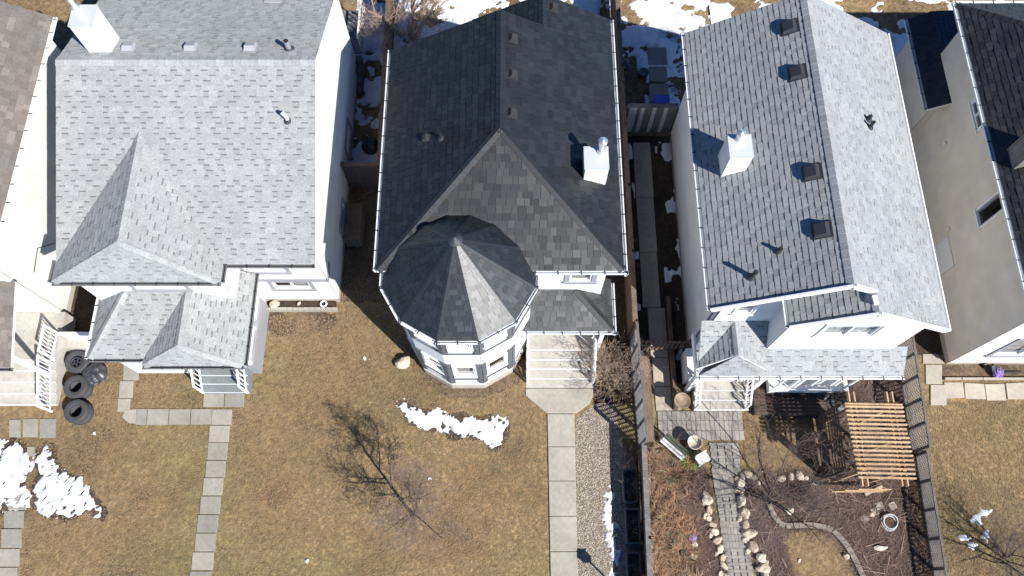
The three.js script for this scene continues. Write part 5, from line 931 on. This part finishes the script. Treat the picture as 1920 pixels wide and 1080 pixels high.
function lathe(name, pts, m, label, cat, x, z) { return single(name, new THREE.LatheGeometry(pts.map(([r, y]) => new THREE.Vector2(r, y)), 28).translate(x, 0, z), m, label, cat, [x, 0, z]); }
{ const t = thing('bird_bath', 'pale stone bird bath between passage and white stair rail', 'bird bath', [5.5, 0, -5.85]); put('basin', new THREE.LatheGeometry([[0.09, 0.62], [0.2, 0.66], [0.27, 0.76], [0.25, 0.77], [0.2, 0.71], [0, 0.69]].map(([r, y]) => new THREE.Vector2(r, y)), 28).translate(5.5, 0, -5.85), M.terracotta, t); put('pedestal', new THREE.LatheGeometry([[0.17, 0], [0.16, 0.06], [0.08, 0.12], [0.07, 0.5], [0.1, 0.63]].map(([r, y]) => new THREE.Vector2(r, y)), 20).translate(5.5, 0, -5.85), M.terracotta, t); }
lathe('garden_pot', [[0, 0.0], [0.15, 0], [0.18, 0.2], [0.22, 0.5], [0.24, 0.52], [0.21, 0.52], [0.19, 0.42], [0, 0.4]], M.rock3, 'round pale pot at the patio edge by the bench', 'pot', 5.85, -4.55);
{ const t = thing('garden_stool', 'small white garden stool tipped beside the round pot', 'stool', [6.12, 0, -4.05]); const o = (g) => g.rotateY(0.5).rotateZ(0.1).translate(6.12, 0.02, -4.05); put('seat', o(new B().box(-0.2, 0.2, 0.34, 0.4, -0.15, 0.15).geo()), M.trimWhite, t); for (const [a, b] of [[-1, -1], [1, -1], [1, 1], [-1, 1]]) put('leg', o(new B().box(a * 0.17 - 0.025, a * 0.17 + 0.025, 0, 0.34, b * 0.12 - 0.025, b * 0.12 + 0.025).geo()), M.trimWhite, t); put('backrest', o(new B().box(-0.2, 0.2, 0.4, 0.62, -0.16, -0.13).geo()), M.trimWhite, t); }
{ const t = thing('garden_bench', 'weathered green slatted bench set aslant below the patio', 'bench', [5.2, 0, -4.45]), tf = (g) => g.rotateY(-0.75).translate(5.2, 0, -4.42), gm = mat([0.1, 0.12, 0.08], { map: T.wood }); for (let i = 0; i < 4; i++) put('slat', tf(new B().box(-0.45, 0.45, 0.4, 0.43, -0.2 + i * 0.1, -0.12 + i * 0.1).geo()), i < 2 ? gm : M.lattice, t); for (const x of [-0.38, 0.38]) for (const z of [-0.15, 0.13]) put('leg', tf(new B().box(x - 0.03, x + 0.03, 0, 0.4, z - 0.03, z + 0.03).geo()), gm, t); }
single('evergreen_sprig', bladeGeo(160, 0.12, 0.3, 1.1, 621, 0.01).translate(5.72, 0, -4.05), mat([0.32, 0.36, 0.08]), 'yellow green plant tuft beside the white stool', 'plant', [5.72, 0, -4.05]);
{ const t = thing('hose_coil', 'pale coiled garden hose on the dark garden soil', 'hose', [11.83, 0, -2.1]); [[0.25, 0.05], [0.21, 0.05], [0.24, 0.1], [0.18, 0.09], [0.22, 0.15]].forEach(([r, y], i) => put('loop', prim(new THREE.TorusGeometry(r, 0.018, 8, 32), 11.83 + i * 0.008, y, -2.1 - i * 0.01, Math.PI / 2 + i * 0.05), M.hose, t)); }
single('driftwood', rockGeo(0.24, 631, 0.4).scale(1, 1, 0.4).translate(11.45, 0.08, -1.35), M.rock3, 'pale flat stone slab near the bottom below the hose coil', 'stone', [11.45, 0, -1.35]);
single('timber', new B().beam([11.2, 0.12, -2.95], [11.75, 0.2, -3.2], 0.09, 0.05).geo(), M.rock2, 'short weathered plank leaning below the pergola corner', 'timber', [11.45, 0, -3.05]);
{ const t = thing('garden_toy', 'purple plastic garden toy in the bed of the beige house', 'toy', [16.25, 0, -6.98]); put('body', crumple(0.16, 641, 0.8).translate(16.28, 0.14, -6.95), M.purple, t); new B().beam([16.1, 0.2, -7.0], [16.02, 0.34, -7.15], 0.14, 0.1).put('head', M.tarp, t); new B().beam([16.4, 0.1, -6.95], [17.2, 0.06, -6.98], 0.04, 0.04).put('hose', M.tarp, t); }
for (const [x0, x1, l] of [[14.5, 15.05, 'short pale edging board left of the purple toy'], [15.08, 15.75, 'middle pale edging board before the beige house'], [15.78, 17.4, 'long pale edging board at the right edge']]) single('edging_board', new B().box(x0, x1, 0, rr(0.1, 0.14), -6.78, -6.71).geo(), M.slabPale, l, 'edging', [x0, 0, -6.75]);
single('purple_scrap', crumple(0.12, 651, 0.6).translate(5.62, 0.08, -1.68), M.purple, 'purple scrap among the rusty grasses', 'scrap', [5.62, 0, -1.68]);
single('storage_box', new B().box(-5.9, -5.32, 0, 0.7, -13.0, -11.6).geo(), M.fenceBrown, 'dark box against the wall in the shaded side passage', 'box', [-5.6, 0, -12.3]);
{ const t = thing('lamp_post', 'garden lamp on a thin post whose shadow crosses the gravel', 'lamp post', [3.62, 0, 0.22]); new B().box(3.6, 3.64, 0, 1.62, 0.2, 0.24).put('post', M.darkMetal, t); new B().box(3.5, 3.74, 1.62, 1.86, 0.12, 0.32).put('lantern', M.darkMetal, t); new B().hexa([[3.58, 1.96, 0.26], [3.66, 1.96, 0.26], [3.66, 1.96, 0.18], [3.58, 1.96, 0.18]], [[3.46, 1.862, 0.36], [3.78, 1.862, 0.36], [3.78, 1.862, 0.08], [3.46, 1.862, 0.08]]).put('cap', M.darkMetal, t); }
// back yards
{ const t = thing('back_steps', 'grey wooden back stairs with white rail behind the pale roof', 'stairs', [-6.1, 0, -20]); for (let i = 0; i < 4; i++) new B().box(-6.35, -5.75, 0, 0.25 + i * 0.22, -18.3 - i * 0.3, -18.02 - i * 0.3).put('step', M.deckGrey, t); new B().box(-7.4, -5.7, 1.0, 1.05, -21.2, -19.2).put('landing', M.deckGrey, t); new B().beam([-5.72, 1.9, -21.2], [-5.72, 1.9, -19.2], 0.06, 0.05).put('handrail', M.trimWhite, t); for (let i = 0; i < 9; i++) new B().box(-5.735, -5.705, 1.05, 1.88, -21.15 + i * 0.23, -21.12 + i * 0.23).put('baluster', M.trimWhite, t); }
pieces('back_pavers', 'paver', [rc(5.35, 6.1, -20.2, -19.4), rc(5.35, 6.05, -19.3, -18.6), rc(5.3, 6.05, -18.5, -17.7)], 0.1, [M.brickGrey3], 0.004);
sheet('back_patio', rc(4.2, 6.1, -17.7, -16.4), 0.03, M.soil);
for (const [x, z, s, l] of [[4.6, -17.3, 0.3, 'dark clutter heap beside the snow near the blue bin'], [4.35, -19.4, 0.25, 'dark clutter by the fence in the snowy back yard'], [-5.3, -15.7, 0.3, 'dark clutter in the snowy passage beside the fence']]) single('clutter_heap', crumple(s, 700 + (s * 100 | 0) + (x * 10 | 0), 0.6).translate(x, 0.1, z), M.tarp, l, 'heap', [x, 0, z]);
lathe('garden_pot', [[0, 0], [0.16, 0], [0.2, 0.3], [0.18, 0.3], [0.15, 0.25], [0, 0.25]], M.blackPlastic, 'round black pot in the snowy back yard', 'pot', 5.1, -18.9);
// scraps on the lawns
DEBRIS.slice(0, 5).forEach(([x, z], i) => single('paper_scrap', new B().poly([[-0.06, 0.02, 0.02], [0.02, 0.035, 0.05], [0.07, 0.02, -0.01], [0, 0.05, -0.05]]).poly([[-0.06, 0.02, 0.02], [0, 0.05, -0.05], [-0.05, 0.015, -0.06]]).geo().rotateY(i * 1.3).translate(x, 0.02, z), M.trimWhite, ['white scrap on the small lawn by the deck', 'white scrap on the lawn near the bottom picture edge', 'white scrap on the lawn left of the turret', 'white scrap beside the small bare tree', 'white scrap on the left lawn below the tyres'][i], 'scrap', [x, 0, z]));

renderer.render(scene, camera);
